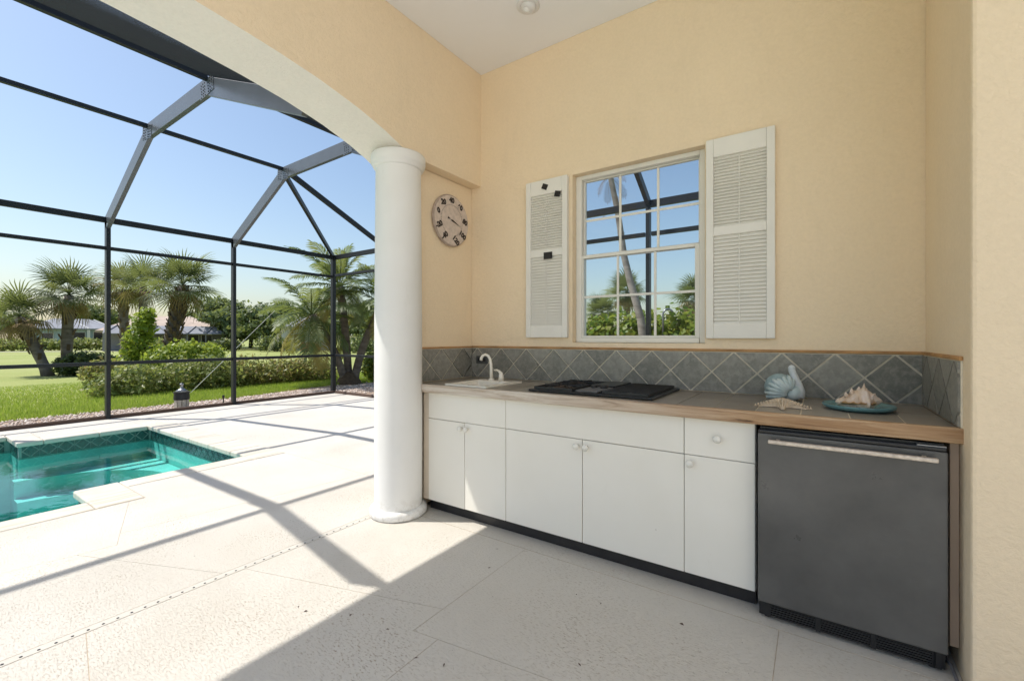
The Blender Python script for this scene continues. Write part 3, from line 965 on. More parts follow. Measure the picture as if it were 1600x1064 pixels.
# worktop
HX0, HX1, HY0, HY1 = -2.112, -1.798, 2.312, 2.630       # sink cut-out
def minus_hole(x0, x1, y0, y1):
    if x1 <= HX0 or x0 >= HX1 or y1 <= HY0 or y0 >= HY1: return [(x0, x1, y0, y1)]
    out = []
    if x0 < HX0: out.append((x0, HX0, y0, y1))
    if x1 > HX1: out.append((HX1, x1, y0, y1))
    a, b = max(x0, HX0), min(x1, HX1)
    if y0 < HY0: out.append((a, b, y0, HY0))
    if y1 > HY1: out.append((a, b, HY1, y1))
    return out
cm = MB()
for a0, a1, b0, b1 in minus_hole(-2.415, .437, 2.275, WY - .002): cm.box(a0 - cx_, a1 - cx_, b0 - cy_, b1 - cy_, .856, .9065)
ct = cm.build('worktop', M['grout'], cab)
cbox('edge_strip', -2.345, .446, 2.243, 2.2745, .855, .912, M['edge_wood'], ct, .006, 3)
tw, td = .1722, .322
xs = .289
tops = MB()
x = .436
edges = [.436, .289]
while edges[-1] - tw > -2.41: edges.append(edges[-1] - tw)
edges.append(-2.413)
for xa, xb in zip(edges[1:], edges):
    for ya, yb in ((2.276, 2.276 + td), (2.276 + td, WY - .004)):
        # leave the sink and cooktop cut-outs under their rims
        if xb - xa < .01: continue
        tmb = MB()
        for a0, a1, b0, b1 in minus_hole(xa + .003, xb - .003, ya + .003, yb - .003): tmb.box(a0 - cx_, a1 - cx_, b0 - cy_, b1 - cy_, .900, .910)
        if tmb.v: tmb.build('worktop_tile', M['slate_top'], ct)
# backsplash: diamond tiles on a grout bed
bs = empty('backsplash', (-1.0, WY, .912), 0, 'low backsplash of grey slate tiles set as diamonds', 'backsplash')
ZB0, ZB1 = .912, 1.157
def splash(u0, u1, first, period, to_world, trim_box, bed_box):
    zm = (ZB0 + ZB1) / 2
    tiles = []
    k = first
    while k - period > u0 - period: k -= period
    while k < u1 + period:
        h = period / 2
        tiles.append([(k, ZB0), (k + h, zm), (k, ZB1), (k - h, zm)])
        tiles.append([(k, ZB1), (k + h, zm), (k + period, ZB1)])
        tiles.append([(k, ZB0), (k + period, ZB0), (k + h, zm)])
        k += period
    for t in tiles:
        t = clip(clip(t, 0, u0, False), 0, u1, True)
        if len(t) < 3: continue
        if area(t) < 0: t = t[::-1]
        if abs(area(t)) < .0004: continue
        t = inset(t, .0048)
        if area(t) <= .0002: continue
        mb = MB().prism(t, 0, .0075, to_world)
        o = mb.build('slate_tile', M['slate'], bs)
        o.location = (-bs.location.x, -bs.location.y, -bs.location.z)
    o = MB().box(*bed_box).build('grout_bed', M['grout'], bs); o.location = (-bs.location.x, -bs.location.y, -bs.location.z)
    o = MB().box(*trim_box).build('cap_trim', M['trim_wood'], bs, bevel=.003); o.location = (-bs.location.x, -bs.location.y, -bs.location.z)
YB = WY - .006
splash(-2.413, .431, .328, .2435, lambda a, b, c: (a, YB - c, b), (-2.412, .431, WY - .014, WY - .001, ZB1 + .0005, ZB1 + .016), (-2.413, .431, YB, WY - .0005, ZB0, ZB1))
splash(2.253, WY - .008, 2.547, .25, lambda a, b, c: (-2.414 + c, a, b), (-2.419, -2.406, 2.26, WY - .015, ZB1 + .0005, ZB1 + .014), (-2.419, -2.414, 2.253, WY - .007, ZB0, ZB1))
splash(2.252, WY - .008, 2.56, .25, lambda a, b, c: (.434 - c, a, b), (.427, .4395, 2.245, WY - .015, ZB1 + .0005, ZB1 + .016), (.434, .4395, 2.252, WY - .007, ZB0, ZB1))
# outlet
ol = empty('outlet', (-2.297, WY - .014, 1.058), 0, 'dark grey outlet plate on the backsplash behind the faucet', 'outlet')
MB().box(-.06, .06, -.006, 0, -.032, .032).build('plate', M['outlet'], ol, bevel=.002)
for sx in (-.024, .024):
    MB().box(sx - .016, sx + .016, -.009, -.0061, -.014, .014).build('socket', M['black'], ol, bevel=.002)

# ---- sink and faucet
sk = empty('sink', (-1.955, 2.507, .911), 0, 'small white drop in sink at the left end of the worktop', 'sink')
mb = MB()
hx, hy = .183, .216
ox, oy, iz = .145, .150, -.10
o_ = [(-hx, -hy), (hx, -hy), (hx, hy), (-hx, hy)]
i_ = [(-ox, -hy + .03), (ox, -hy + .03), (ox, -hy + .03 + 2 * oy), (-ox, -hy + .03 + 2 * oy)]
b__ = [(x * .9, y * .9) for x, y in i_]
vs = [(x, y, 0) for x, y in o_] + [(x, y, .012) for x, y in o_] + [(x, y, .014) for x, y in i_] + [(x, y, -.052) for x, y in b__]
fs = []
for i in range(4):
    j = (i + 1) % 4
    fs += [(i, j, 4 + j, 4 + i), (4 + i, 4 + j, 8 + j, 8 + i), (8 + i, 8 + j, 12 + j, 12 + i)]
fs.append((12, 13, 14, 15))
mb.add(vs, fs)
mb.build('basin', M['porcelain'], sk, bevel=.005, seg=3)
dn = MB().lathe([(.0, -.048), (.022, -.048), (.022, -.0515), (.0, -.0515)], 20, caps=False).build('drain_cap', M['galv'], sk)
fc = empty('faucet', (-2.005, 2.655, .925), 0, 'white gooseneck faucet standing on the sink', 'faucet')
pts = [(0, 0, 0), (0, 0, .05), (-.004, -.002, .11), (-.012, -.004, .15)]
for k in range(9):
    a = R(180 - k * 24)
    pts.append((-.042 - .030 * math.cos(R(180) - a) * 1.0 + 0.0, -.012, .165 + .042 * math.sin(a) if k < 8 else .15))
pts = [(0, 0, 0), (0, 0, .06), (-.003, 0, .12), (-.010, -.002, .155), (-.024, -.006, .180), (-.045, -.012, .190), (-.066, -.018, .182), (-.078, -.022, .163), (-.080, -.023, .145)]
MB().tube(pts, [.013, .0125, .0115, .011, .0105, .0105, .0105, .0115, .012], 14).build('spout', M['porcelain'], fc, smooth=True)
MB().lathe([(.0, -.002), (.024, -.002), (.022, .008), (.014, .014), (.0, .014)], 24, caps=False).build('collar', M['porcelain'], fc, smooth=True)
MB().lathe([(.0, -.002), (.020, -.002), (.019, .03), (.016, .052), (.010, .064), (.0, .067)], 20, (.105, -.02, 0), caps=False).build('handle_body', M['porcelain'], fc, smooth=True)
MB().tube([(.105, -.02, .055), (.085, -.018, .070), (.06, -.012, .078), (.032, -.006, .076)], [.013, .010, .008, .007], 10).build('lever', M['porcelain'], fc, smooth=True)

# ---- cooktop
ck = empty('cooktop', (-1.09, 2.615, .911), 0, 'black drop in cooktop with two grates and a centre vent', 'cooktop')
MB().box(-.385, .385, -.285, .285, 0, .014).build('tray', M['cooktop'], ck, bevel=.006, seg=3)
MB().box(-.075, .075, -.02, .275, .0145, .034).build('vent_hood', M['cooktop'], ck, bevel=.004)
MB().box(-.068, .068, -.27, -.025, .0145, .026).build('control_panel', M['grey_panel'], ck, bevel=.003)
for kx, ky in ((-.032, -.085), (.032, -.085)):
    o = MB().lathe([(.0, .0), (.022, .0), (.021, .016), (.0, .018)], 20, caps=False).build('dial', M['black'], ck, smooth=False)
    o.location = (kx, ky, .0265)
for sx, nm in ((-1, 'burner_grate'), (1, 'grill_grate')):
    x0, x1 = (-.355, -.095) if sx < 0 else (.095, .355)
    fr = MB()
    fr.box(x0, x1, -.262, -.254, .0145, .030); fr.box(x0, x1, .254, .262, .0145, .030)
    fr.box(x0, x0 + .008, -.2535, .2535, .0145, .030); fr.box(x1 - .008, x1, -.2535, .2535, .0145, .030)
    fo = fr.build('grate_frame', M['iron'], ck)
    if sx > 0:
        kk = 14
        bar = MB().box(-.0035, .0035, -.253, .253, -.004, .004).mesh('grate_bar', M['iron'])
        for i in range(kk):
            inst('grate_bar', bar, fo, (x0 + .008 + (x1 - x0 - .016) * (i + .5) / kk, 0, .028))
        cb = MB().box(x0 + .009, x1 - .009, -.004, .004, .016, .0235).build('cross_bar', M['iron'], fo)
    else:
        for by in (-.125, .125):
            c = ((x0 + x1) / 2, by)
            o = MB().lathe([(.0, .0), (.055, .0), (.055, .006), (.035, .010), (.035, .014), (.0, .015)], 24, caps=False).build('burner', M['burner'], ck); o.location = (c[0], c[1], .0145)
            for k in range(6):
                a = R(60 * k + 15)
                o = MB().beam((c[0] + .03 * math.cos(a), c[1] + .03 * math.sin(a), .033), (c[0] + .118 * math.cos(a), c[1] + .118 * math.sin(a), .033), .007, .009).build('grate_finger', M['iron'], fo)
        MB().box(x0 + .009, x1 - .009, -.004, .004, .022, .034).build('cross_bar', M['iron'], fo)

# ---- refrigerator
fg = empty('refrigerator', (.092, 2.55, 0), 0, 'dark steel undercounter refrigerator with a long pitted handle', 'refrigerator')
fx0, fx1 = -.212 - .092, .398 - .092
def fbox(name, x0, x1, y0, y1, z0, z1, mat, parent=fg, bevel=0.0, seg=2):
    return MB().box(x0, x1, y0 - 2.55, y1 - 2.55, z0, z1).build(name, mat, parent, bevel=bevel, seg=seg)
fbox('body', fx0 + .004, fx1 - .004, 2.282, 2.90, .05, .838, M['fridge_black'], bevel=.004)
fbox('body_top', fx0 + .006, fx1 - .006, 2.262, 2.281, .80, .8465, M['fridge_black'])
dr_ = fbox('door', fx0, fx1, 2.230, 2.2755, .083, .822, M['fridge'], bevel=.005, seg=3)
fbox('door_cap', fx0 + .002, fx1 - .002, 2.234, 2.2755, .8225, .838, M['fridge_black'], dr_, .004)
hz, hxa, hxb = .796, -.262, .274
MB().beam((hxa, 2.196 - 2.55, hz), (hxb, 2.196 - 2.55, hz), .020, .016).build('handle', M['handle'], dr_, bevel=.004)
for x in (hxa + .035, hxb - .035):
    MB().beam((x, 2.2065 - 2.55, hz + .002), (x, 2.2295 - 2.55, hz + .002), .012, .010).build('handle_post', M['handle'], dr_)
gr = fbox('grille', fx0 + .002, fx1 - .002, 2.262, 2.275, .012, .078, M['fridge_black'], bevel=.002)
slat = MB().box(-.081, .081, -.007, 0, -.0032, .0032).mesh('grille_slat', M['fridge_black'])
for i, xc in enumerate((-.175, .005, .185)):
    MB().box(xc - .081, xc + .081, 2.2605 - 2.55, 2.2615 - 2.55, .018, .072).build('grille_slot', M['black'], gr)
    for j in range(6):
        inst('grille_slat', slat, gr, (xc, 2.2600 - 2.55, .022 + j * .0095))
for xc in (-.085, .095, .2835):
    MB().box(xc - .0085, xc + .0085, 2.252 - 2.55, 2.2615 - 2.55, .014, .076).build('grille_post', M['fridge_black'], gr)
for xc in (fx0 + .035, fx1 - .035):
    MB().lathe([(.015, 0), (.015, .012)], 14, (xc, 2.29 - 2.55, 0)).build('foot', M['black'], fg)
MB().box(fx1 - .085, fx1 - .004, 2.236 - 2.55, 2.262 - 2.55, .8385, .8415).build('hinge', M['galv'], fg)
cb = MB().tube([(.405, 2.62, .02), (.409, 2.40, .016), (.405, 2.30, .03), (.408, 2.25, .045), (.412, 2.20, .03), (.418, 2.15, .008), (.424, 2.10, .007)], .006, 8).build('power_cord', M['cable'], smooth=True)
tag(cb, 'short grey cord on the floor beside the refrigerator', 'cord')

# ---- swan
sw = empty('swan_figurine', (-.146, 2.755, .911), R(8), 'pale blue carved swan standing behind the starfish', 'figurine')
def blob(cx, cy, cz, rx, ry, rz, fn=None, nu=28, nv=18):
    mb = MB(); vs = []; fs = []
    for j in range(nv + 1):
        t = math.pi * j / nv
        for i in range(nu):
            p = 2 * math.pi * i / nu
            x, y, z = math.sin(t) * math.cos(p), math.sin(t) * math.sin(p), math.cos(t)
            k = fn(x, y, z) if fn else 1.0
            vs.append((cx + rx * x * k, cy + ry * y * k, cz + rz * z * k))
    for j in range(nv):
        for i in range(nu):
            i2 = (i + 1) % nu
            fs.append((j * nu + i, (j + 1) * nu + i, (j + 1) * nu + i2, j * nu + i2))
    return mb.add(vs, fs)
blob(-.014, 0, .070, .071, .056, .070, None, 40, 28).build('body', M['swan_dark'], sw, smooth=True)
blob(.044, 0, .044, .048, .048, .044).build('breast', M['swan'], sw, smooth=True)
MB().tube([(.062, 0, .022), (.068, 0, .055), (.064, 0, .088), (.056, 0, .115), (.047, 0, .140), (.041, 0, .160), (.037, 0, .174)], [.040, .033, .0235, .0185, .0165, .0165, .009], 18).build('neck', M['swan_neck'], sw, smooth=True)
blob(.041, 0, .168, .017, .015, .019).build('head', M['swan_neck'], sw, smooth=True)
rr = random.Random(17)
for s_ in (-1, 1):
    for k in range(9):
        a = R(78 + k * 14.5)                         # feathers fan from the breast over the back to the tail
        pts = []; rad = []
        for q in range(8):
            t = q / 7
            r_ = .018 + t * .090
            x = .030 + r_ * math.cos(a) * 1.02; z = .040 + r_ * math.sin(a) * .98 - .016 * t * t * (1 if k < 4 else .2)
            z = max(.012, z)
            e2 = 1 - ((x + .016) / .0765) ** 2 - ((z - .072) / .0745) ** 2
            y = s_ * (.057 * math.sqrt(max(0.015, e2)))
            pts.append((x, y, z)); rad.append(.0135 * math.sin((.12 + .80 * t) * math.pi) ** .6 * (1.0 if k else .8))
        MB().tube(pts, rad, 8).build('feather', M['swan'], sw, smooth=True)
# ---- starfish
sf = empty('starfish', (-.133, 2.475, .911), R(-90 + 4), 'cream knobbly starfish lying in front of the swan', 'starfish')
vs, fs = [], []
NA, NR = 80, 9
def star_r(a):
    u = (a / (2 * math.pi) * 5) % 1.0
    t = abs(u - .5) * 2            # 1 at arm tip direction
    return .034 + .092 * t ** 3.4
for j in range(NR):
    s_ = j / (NR - 1)
    for i in range(NA):
        a = 2 * math.pi * i / NA
        u = (i / NA * 5) % 1.0; t = abs(u - .5) * 2
        r = star_r(a) * s_
        z = .034 * (1 - s_ ** 1.6) * (1 - .35 * t * s_) + (.010 * (1 - s_) if t > .8 else 0) + .003 * math.sin(i * 2.1 + j * 3.7) * (0 < s_ < 1)
        vs.append((r * math.cos(a), r * math.sin(a), max(.0015, z)))
for j in range(NR - 1):
    for i in range(NA):
        i2 = (i + 1) % NA
        fs.append((j * NA + i, j * NA + i2, (j + 1) * NA + i2, (j + 1) * NA + i))
MB().add(vs, fs).build('body', M['starfish'], sf, smooth=True)
kn = MB()
for k in range(5):
    a = 2 * math.pi * k / 5
    for j in range(1, 10):
        for sgn in (-1, 0, 1):
            r = .012 * j + .008
            wv = sgn * (.020 * (1 - r / .135))
            x = r * math.cos(a) - wv * math.sin(a); y = r * math.sin(a) + wv * math.cos(a)
            s_ = r / .126
            z = .034 * max(0, (1 - s_ ** 1.6)) * (1 - .35 * s_) + (.004 if sgn == 0 else -.001) + .003
            rad = random.uniform(.0030, .0050)
            kn.lathe([(.0, -.003), (rad, -.001), (rad * .8, .003), (.0, .005)], 6, (x, y, z), caps=False)
kn.build('knobs', M['starfish'], sf, smooth=True)['kind'] = 'stuff'

# ---- plate and conch
pt = tag(MB().lathe([(.0, .0), (.110, .0), (.132, .010), (.1375, .022), (.134, .0255), (.129, .021), (.112, .0105), (.0, .009)], 64, caps=False).build('plate', M['teal'], None, smooth=True, loc=(.160, 2.585, .911)), 'round teal plate under the conch shell', 'plate')
cs = empty('conch_shell', (.160, 2.565, .945), R(10), 'cream and pink spiky conch shell on the teal plate', 'shell')
vs, fs = [], []
NU, NV = 60, 48
def rprof(u):
    # u 0 = siphonal tip (left), 1 = spire tip (right)
    pts = [(0, .004), (.08, .016), (.25, .034), (.42, .049), (.56, .056), (.66, .052), (.73, .041), (.79, .034), (.85, .024), (.91, .016), (.96, .009), (1, .001)]
    for (a, ra), (b, rb) in zip(pts, pts[1:]):
        if a <= u <= b:
            t = (u - a) / (b - a); t = t * t * (3 - 2 * t)
            return ra + (rb - ra) * t
    return .001
spk = [(.60, k) for k in range(9)]
for i in range(NU + 1):
    u = i / NU
    for j in range(NV):
        v = 2 * math.pi * j / NV
        r = rprof(u)
        ph = v + u * 5.0
        sh_ = math.exp(-((u - .60) / .045) ** 2) * .50 + math.exp(-((u - .75) / .025) ** 2) * .35 + math.exp(-((u - .84) / .02) ** 2) * .3 + math.exp(-((u - .40) / .05) ** 2) * .12
        sp = max(0, math.cos(ph * 4)) ** 5
        r *= 1 + sh_ * sp + .03 * math.sin(u * 60 + v)
        x = -.088 + u * .176
        y = r * math.cos(v); z = r * math.sin(v)
        if math.cos(v) < -.2 and u < .66: y *= 1.25        # flared lip towards the viewer
        vs.append((x, y, z - (.012 if u < .3 else .012 * max(0, 1 - (u - .3) / .3))))
for i in range(NU):
    for j in range(NV):
        j2 = (j + 1) % NV
        fs.append((i * NV + j, i * NV + j2, (i + 1) * NV + j2, (i + 1) * NV + j))
o = MB().add(vs, fs).build('body', M['shell'], cs, smooth=True); o.location.z = .012
lp = MB()
lv = []; 
for i in range(15):
    t = i / 14
    x = -.075 + t * .125
    lv += [(x, -.030 - .022 * math.sin(t * math.pi), -.018), (x + .004, -.048 - .030 * math.sin(t * math.pi) - .004 * math.sin(i * 2.4), -.006 + .004 * math.sin(i * 2.0))]
lp.add(lv, [(2 * i, 2 * i + 2, 2 * i + 3, 2 * i + 1) for i in range(14)])
lo = lp.build('lip', M['shell_lip'], cs, smooth=True); lo.location.z = .012
so_ = lo.modifiers.new('thick', 'SOLIDIFY'); so_.thickness = .004
for (x, y, z, dx, dy, dz_) in ((-.002, -.01, .044, .0, -.25, 1), (-.028, -.015, .036, -.15, -.3, 1), (.022, -.012, .038, .25, -.2, 1), (.042, -.02, .024, .7, -.4, .6), (.030, -.038, .010, .5, -1, .2), (-.05, -.02, .020, -.3, -.4, .9), (.048, -.024, .004, 1, -.5, .1)):
    d = Vector((dx, dy, dz_)).normalized()
    p = Vector((x, y, z + .012))
    MB().tube([p - d * .012, p + d * .004, p + d * .020], [.013, .0085, .001], 8).build('spike', M['shell'], cs, smooth=True)

# ================================================================== POOL CAGE
cage = empty('pool_cage', (0, 0, 0), 0, 'dark bronze aluminium screen cage frame around the pool deck', 'screen cage')
FR = [3.90, 2.117, .334, -1.45, -3.23, -5.02]
XW = -8.955
ZE = 3.04
ZR = (2.61, .85)
YF = 6.0
XF = (-7.2, -5.4, -3.6, -1.87, -.1, 1.7, 3.5)
def cbeam(name, p0, p1, w, h, mat='bronze', up=(0, 0, 1), parent=cage):
    return MB().beam(p0, p1, w, h, up).build(name, M[mat], parent, bevel=.003, seg=1)
screw = MB().lathe([(.0, .0), (.0075, .0), (.006, .004), (.0, .005)], 6, caps=False)
for y in FR:
    cbeam('post', (XW, y, .0), (XW, y, ZE + .02), .052, .10, up=(1, 0, 0))
    cbeam('rafter', (-8.99, y, 2.98), (-7.18, y, 3.93), .052, .19, 'bronze_sunlit')
    cbeam('rafter', (-7.20, y, 3.935), (-5.40, y, 3.955), .0525, .19, 'bronze_sunlit')
    cbeam('rafter', (-5.43, y, 3.960), (-3.55, y, 3.205), .052, .19, 'bronze_sunlit')
    for (x, z, tilt) in ((-7.19, 3.915, .25), (-5.41, 3.935, -.2)):
        pl_ = MB().box(-.16, .16, -.003, .0, -.085, .085).build('gusset_plate', M['bronze_sunlit'], cage)
        pl_.location = (x, y - .0275, z); pl_.rotation_euler = (0, tilt * .5, 0)
        sc = MB()
        for i in range(-3, 4):
            for j in range(-2, 3):
                if abs(i) < 1: continue
                sc.lathe([(.0, .0), (.0085, .0), (.007, .004), (.0, .005)], 6, (i * .042 + random.uniform(-.006, .006), j * .034 + random.uniform(-.004, .004), 0), caps=False)
        so2 = sc.build('screws', M['black'], pl_); so2.rotation_euler = (R(90), 0, 0); so2.location = (0, -.0032, 0)
        so2['kind'] = 'stuff'
ys = FR[::-1]
YS = -6.8
segs = list(zip([YS] + ys, ys + [YF]))
for a, b in segs:
    a2, b2 = a + .027, b - .027
    cbeam('eave_beam', (XW, a2, ZE), (XW, b2, ZE), .052, .085)
    cbeam('rail', (XW, a2, ZR[0]), (XW, b2, ZR[0]), .050, .052)
    cbeam('rail', (XW, a2, ZR[1]), (XW, b2, ZR[1]), .050, .052)
    cbeam('base_channel', (XW, a2, .028), (XW, b2, .028), .050, .052, 'soil')
    if b < YF:
        cbeam('purlin', (-7.2, a2, 4.00), (-7.2, b2, 4.00), .052, .052)
        cbeam('purlin', (-5.41, a2, 4.03), (-5.41, b2, 4.03), .052, .052)
# corner post and far wall
cbeam('post', (-9.0, YF, 0), (-9.0, YF, ZE + .02), .085, .085, up=(1, 0, 0))
cbeam('hip_rafter', (-8.99, YF, ZE + .02), (-7.2, 3.93, 3.90), .052, .085)
cbeam('hip_rafter', (-7.22, YF, ZE + .03), (-7.05, 3.93, 3.90), .052, .085)
xs_ = [-8.957] + list(XF)
for x in XF:
    cbeam('post', (x, YF, 0), (x, YF, ZE - .045), .085, .052, up=(1, 0, 0))
for x in XF[3:]:
    cbeam('rafter', (x, YF, ZE + .02), (x, 4.7, 3.84), .055, .10)
    cbeam('rafter', (x, 4.7, 3.84), (x, 3.66, 3.45), .055, .10)
cbeam('purlin', (-1.9, 4.7, 3.92), (3.5, 4.7, 3.92), .05, .05)
for a, b in zip(xs_, xs_[1:]):
    cbeam('eave_beam', (a + .001, YF, ZE + .005), (b - .001, YF, ZE + .005), .052, .095)
    cbeam('rail', (a + .045, YF, ZR[0] + .03), (b - .045, YF, ZR[0] + .03), .050, .055)
    cbeam('rail', (a + .045, YF, ZR[1]), (b - .045, YF, ZR[1]), .050, .052)
    cbeam('base_channel', (a + .045, YF, .028), (b - .045, YF, .028), .050, .052, 'soil')
# screen cloth of the roof bay that slopes down to the house: real wires
wires = MB()
P0 = Vector((-5.41, 0, 4.062)); P1 = Vector((-3.52, 0, 3.30))
kk = 165
for i in range(kk):
    p = P0.lerp(P1, (i + .5) / kk)
    h = .0008
    a = [(p.x - h, -6.5, p.z), (p.x + h, -6.5, p.z), (p.x, -6.5, p.z + h * 1.6)]
    b = [(q[0], 3.88, q[2]) for q in a]
    wires.add(a + b, [(0, 1, 4, 3), (1, 2, 5, 4), (2, 0, 3, 5)])
tag(wires.build('screen_cloth', M['mesh'], cage), kind='stuff')

# ================================================================== GARDEN
# gravel bed round the cage
gb = MB().add([(-10.35, -9, -.045), (-9.005, -9, -.045), (-9.005, 6.1, -.045), (-2, 6.1, -.045), (5, 6.1, -.045), (5, 7.2, -.045), (-9.3, 8.6, -.045), (-10.6, 8.4, -.045), (-11.0, 7.0, -.045), (-10.6, 5.6, -.045), (-10.3, 4.0, -.045)], [(0, 1, 2, 9, 10), (2, 7, 8, 9), (2, 3, 6, 7), (3, 4, 5, 6)])
tag(gb.build('gravel_bed', M['mulch']), kind='structure')
N = 7000
px_ = np.where(rng.random(N) < .72, rng.uniform(-10.35, -9.02, N), rng.uniform(-10.9, -6.0, N))
py_ = np.where(px_ > -9.02, rng.uniform(6.05, 8.2, N), rng.uniform(-1.5, 8.2, N))
px_ = np.where((py_ < 4.2) & (px_ < -10.32), px_ + .9, px_)
sz = rng.uniform(.012, .030, N)
octv = np.array([(1, 0, 0), (0, 1, 0), (-1, 0, 0), (0, -1, 0), (0, 0, .8), (0, 0, -.5)])
octf = np.array([(0, 1, 4), (1, 2, 4), (2, 3, 4), (3, 0, 4), (1, 0, 5), (2, 1, 5), (3, 2, 5), (0, 3, 5)])
ang = rng.uniform(0, 6.28, N)
ca, sa = np.cos(ang), np.sin(ang)
v = octv[None] * sz[:, None, None] * rng.uniform(.6, 1.3, (N, 6, 1))
vx = v[..., 0] * ca[:, None] - v[..., 1] * sa[:, None] + px_[:, None]
vy = v[..., 0] * sa[:, None] + v[..., 1] * ca[:, None] + py_[:, None]
vz = v[..., 2] - .040
V = np.stack([vx, vy, vz], -1).reshape(-1, 3)
F = (octf[None] + (np.arange(N) * 6)[:, None, None]).reshape(-1, 3)
gv = link(bpy.data.objects.new('gravel', np_mesh('gravel', V, F, M['pebble'])))
tag(gv, 'pinkish shell gravel strip along the foot of the cage', 'gravel', kind='stuff')

# grass blades on the near lawn
N = 110000
gx = -10.25 - rng.random(N) ** 1.5 * 7.5
gy = rng.uniform(-2.5, 10.5, N)
gx = np.where(gy > 4.5, gx - .25 * np.clip((gy - 4.5), 0, 2.0), gx)
hh = rng.uniform(.04, .105, N) * np.clip(1.15 - (-10.25 - gx) / 9, .35, 1)
an = rng.uniform(0, 6.28, N); lean = rng.uniform(0, .05, N); wd = rng.uniform(.004, .009, N)
bx, by = np.cos(an), np.sin(an)
la = rng.uniform(0, 6.28, N)
V = np.zeros((N, 3, 3))
V[:, 0] = np.stack([gx - bx * wd, gy - by * wd, np.full(N, -.062)], -1)
V[:, 1] = np.stack([gx + bx * wd, gy + by * wd, np.full(N, -.062)], -1)
V[:, 2] = np.stack([gx + np.cos(la) * lean, gy + np.sin(la) * lean, -.06 + hh], -1)
gs = link(bpy.data.objects.new('grass', np_mesh('grass', V.reshape(-1, 3), np.arange(N * 3).reshape(-1, 3), M['grass'])))
tag(gs, 'bright green grass growing along the gravel strip', 'grass', kind='stuff')

# ---- foliage helpers
def leaf_cloud(ells, n, size, seed, shell=.55, aspect=.5, up=.35):
    """ells: list of (cx,cy,cz,rx,ry,rz). returns verts, quads"""
    r = np.random.default_rng(seed)
    e = np.array(ells, dtype=float)
    wgt = (e[:, 3] * e[:, 4] * e[:, 5]) ** .67
    idx = r.choice(len(e), n, p=wgt / wgt.sum())
    d = r.normal(size=(n, 3)); d /= np.linalg.norm(d, axis=1)[:, None]
    rad = shell + (1 - shell) * r.random(n) ** .6
    rad *= 1 + .18 * np.sin(d[:, 0] * 7 + idx) * np.sin(d[:, 1] * 6 + idx * 2) + .10 * r.normal(size=n)
    c = e[idx, :3] + d * e[idx, 3:] * rad[:, None]
    nrm = d * .7 + r.normal(size=(n, 3)) * .6 + np.array([0, 0, up])
    nrm /= np.linalg.norm(nrm, axis=1)[:, None]
    t = r.normal(size=(n, 3)); t -= nrm * (t * nrm).sum(1)[:, None]; t /= np.linalg.norm(t, axis=1)[:, None]
    b = np.cross(nrm, t)
    s = size * r.uniform(.6, 1.35, n)[:, None]
    V = np.zeros((n, 4, 3))
    V[:, 0] = c - t * s
    V[:, 1] = c + b * s * aspect - nrm * s * .12
    V[:, 2] = c + t * s
    V[:, 3] = c - b * s * aspect - nrm * s * .12
    return V.reshape(-1, 3), np.arange(n * 4).reshape(-1, 4)

def shrub(name, loc, ells, n, size, mat, label, cat='shrub', seed=1, shell=.5, aspect=.5, group=None, stems=5, stem_h=None, stem_r=.015):
    t = empty(name, loc, 0, label, cat, group)
    V, Q = leaf_cloud(ells, n, size, seed, shell, aspect)
    keep = V.reshape(-1, 4, 3)[:, :, 2].min(1) > -.02
    V = V.reshape(-1, 4, 3)[keep].reshape(-1, 3); Q = np.arange(len(V)).reshape(-1, 4)
    link(bpy.data.objects.new('foliage', np_mesh('foliage', V, Q, M[mat])), t)
    rr = random.Random(seed)
    mb = MB()
    for i in range(stems):
        e = ells[rr.randrange(len(ells))]
        tip = Vector((e[0] + rr.uniform(-.5, .5) * e[3], e[1] + rr.uniform(-.5, .5) * e[4], e[2] + rr.uniform(0, .5) * e[5]))
        b0 = Vector((e[0] * .55 + rr.uniform(-.08, .08), e[1] * .55 + rr.uniform(-.08, .08), -.02))
        mid = b0.lerp(tip, .5) + Vector((rr.uniform(-.1, .1) * e[3], rr.uniform(-.1, .1) * e[4], 0))
        mb.tube([b0, mid, tip], [stem_r, stem_r * .8, stem_r * .35], 6)
    mb.build('stem', M['twig'], t, smooth=True)
    return t

# ---- palms
def fan_frond(seed, dead=False):
    r = random.Random(seed)
    mb = MB()
    pl = .62; droop = .16 if not dead else .45
    pts = [(0, 0, 0), (pl * .35, 0, .035), (pl * .7, 0, .03), (pl, 0, -.01)]
    mb.tube(pts, [.016, .013, .011, .009], 5)
    base = Vector((pl, 0, -.01))
    nL = 24
    for i in range(nL):
        t = i / (nL - 1) * 2 - 1
        a = t * R(128) + r.uniform(-.03, .03)
        L = (.80 - .22 * abs(t)) * r.uniform(.88, 1.08)
        st = base + Vector((.12 * (1 - abs(t)), 0, -.01))
        d = Vector((math.cos(a), math.sin(a), .22 - .10 * abs(t)))
        side = Vector((-math.sin(a), math.cos(a), 0))
        ww = .024
        P = []
        for k, (u, w_) in enumerate(((0, .30), (.45, 1.0), (.78, .62), (1.0, .04))):
            c = st + d * L * u - Vector((0, 0, 1)) * (droop * 2.2 * L * u ** 2.4)
            if u == 1.0: c += Vector((r.uniform(-.03, .03), r.uniform(-.03, .03), -.03))
            P.append((c - side * ww * w_, c + side * ww * w_))
        vs = [q for pr_ in P for q in pr_]
        mb.add(vs, [(0, 1, 3, 2), (2, 3, 5, 4), (4, 5, 7, 6)])
    return mb.mesh('frond', M['fan_dead'] if dead else M['fan_leaf'])
FAN = [fan_frond(s) for s in range(5)]
FAN_D = [fan_frond(20 + s, True) for s in range(2)]

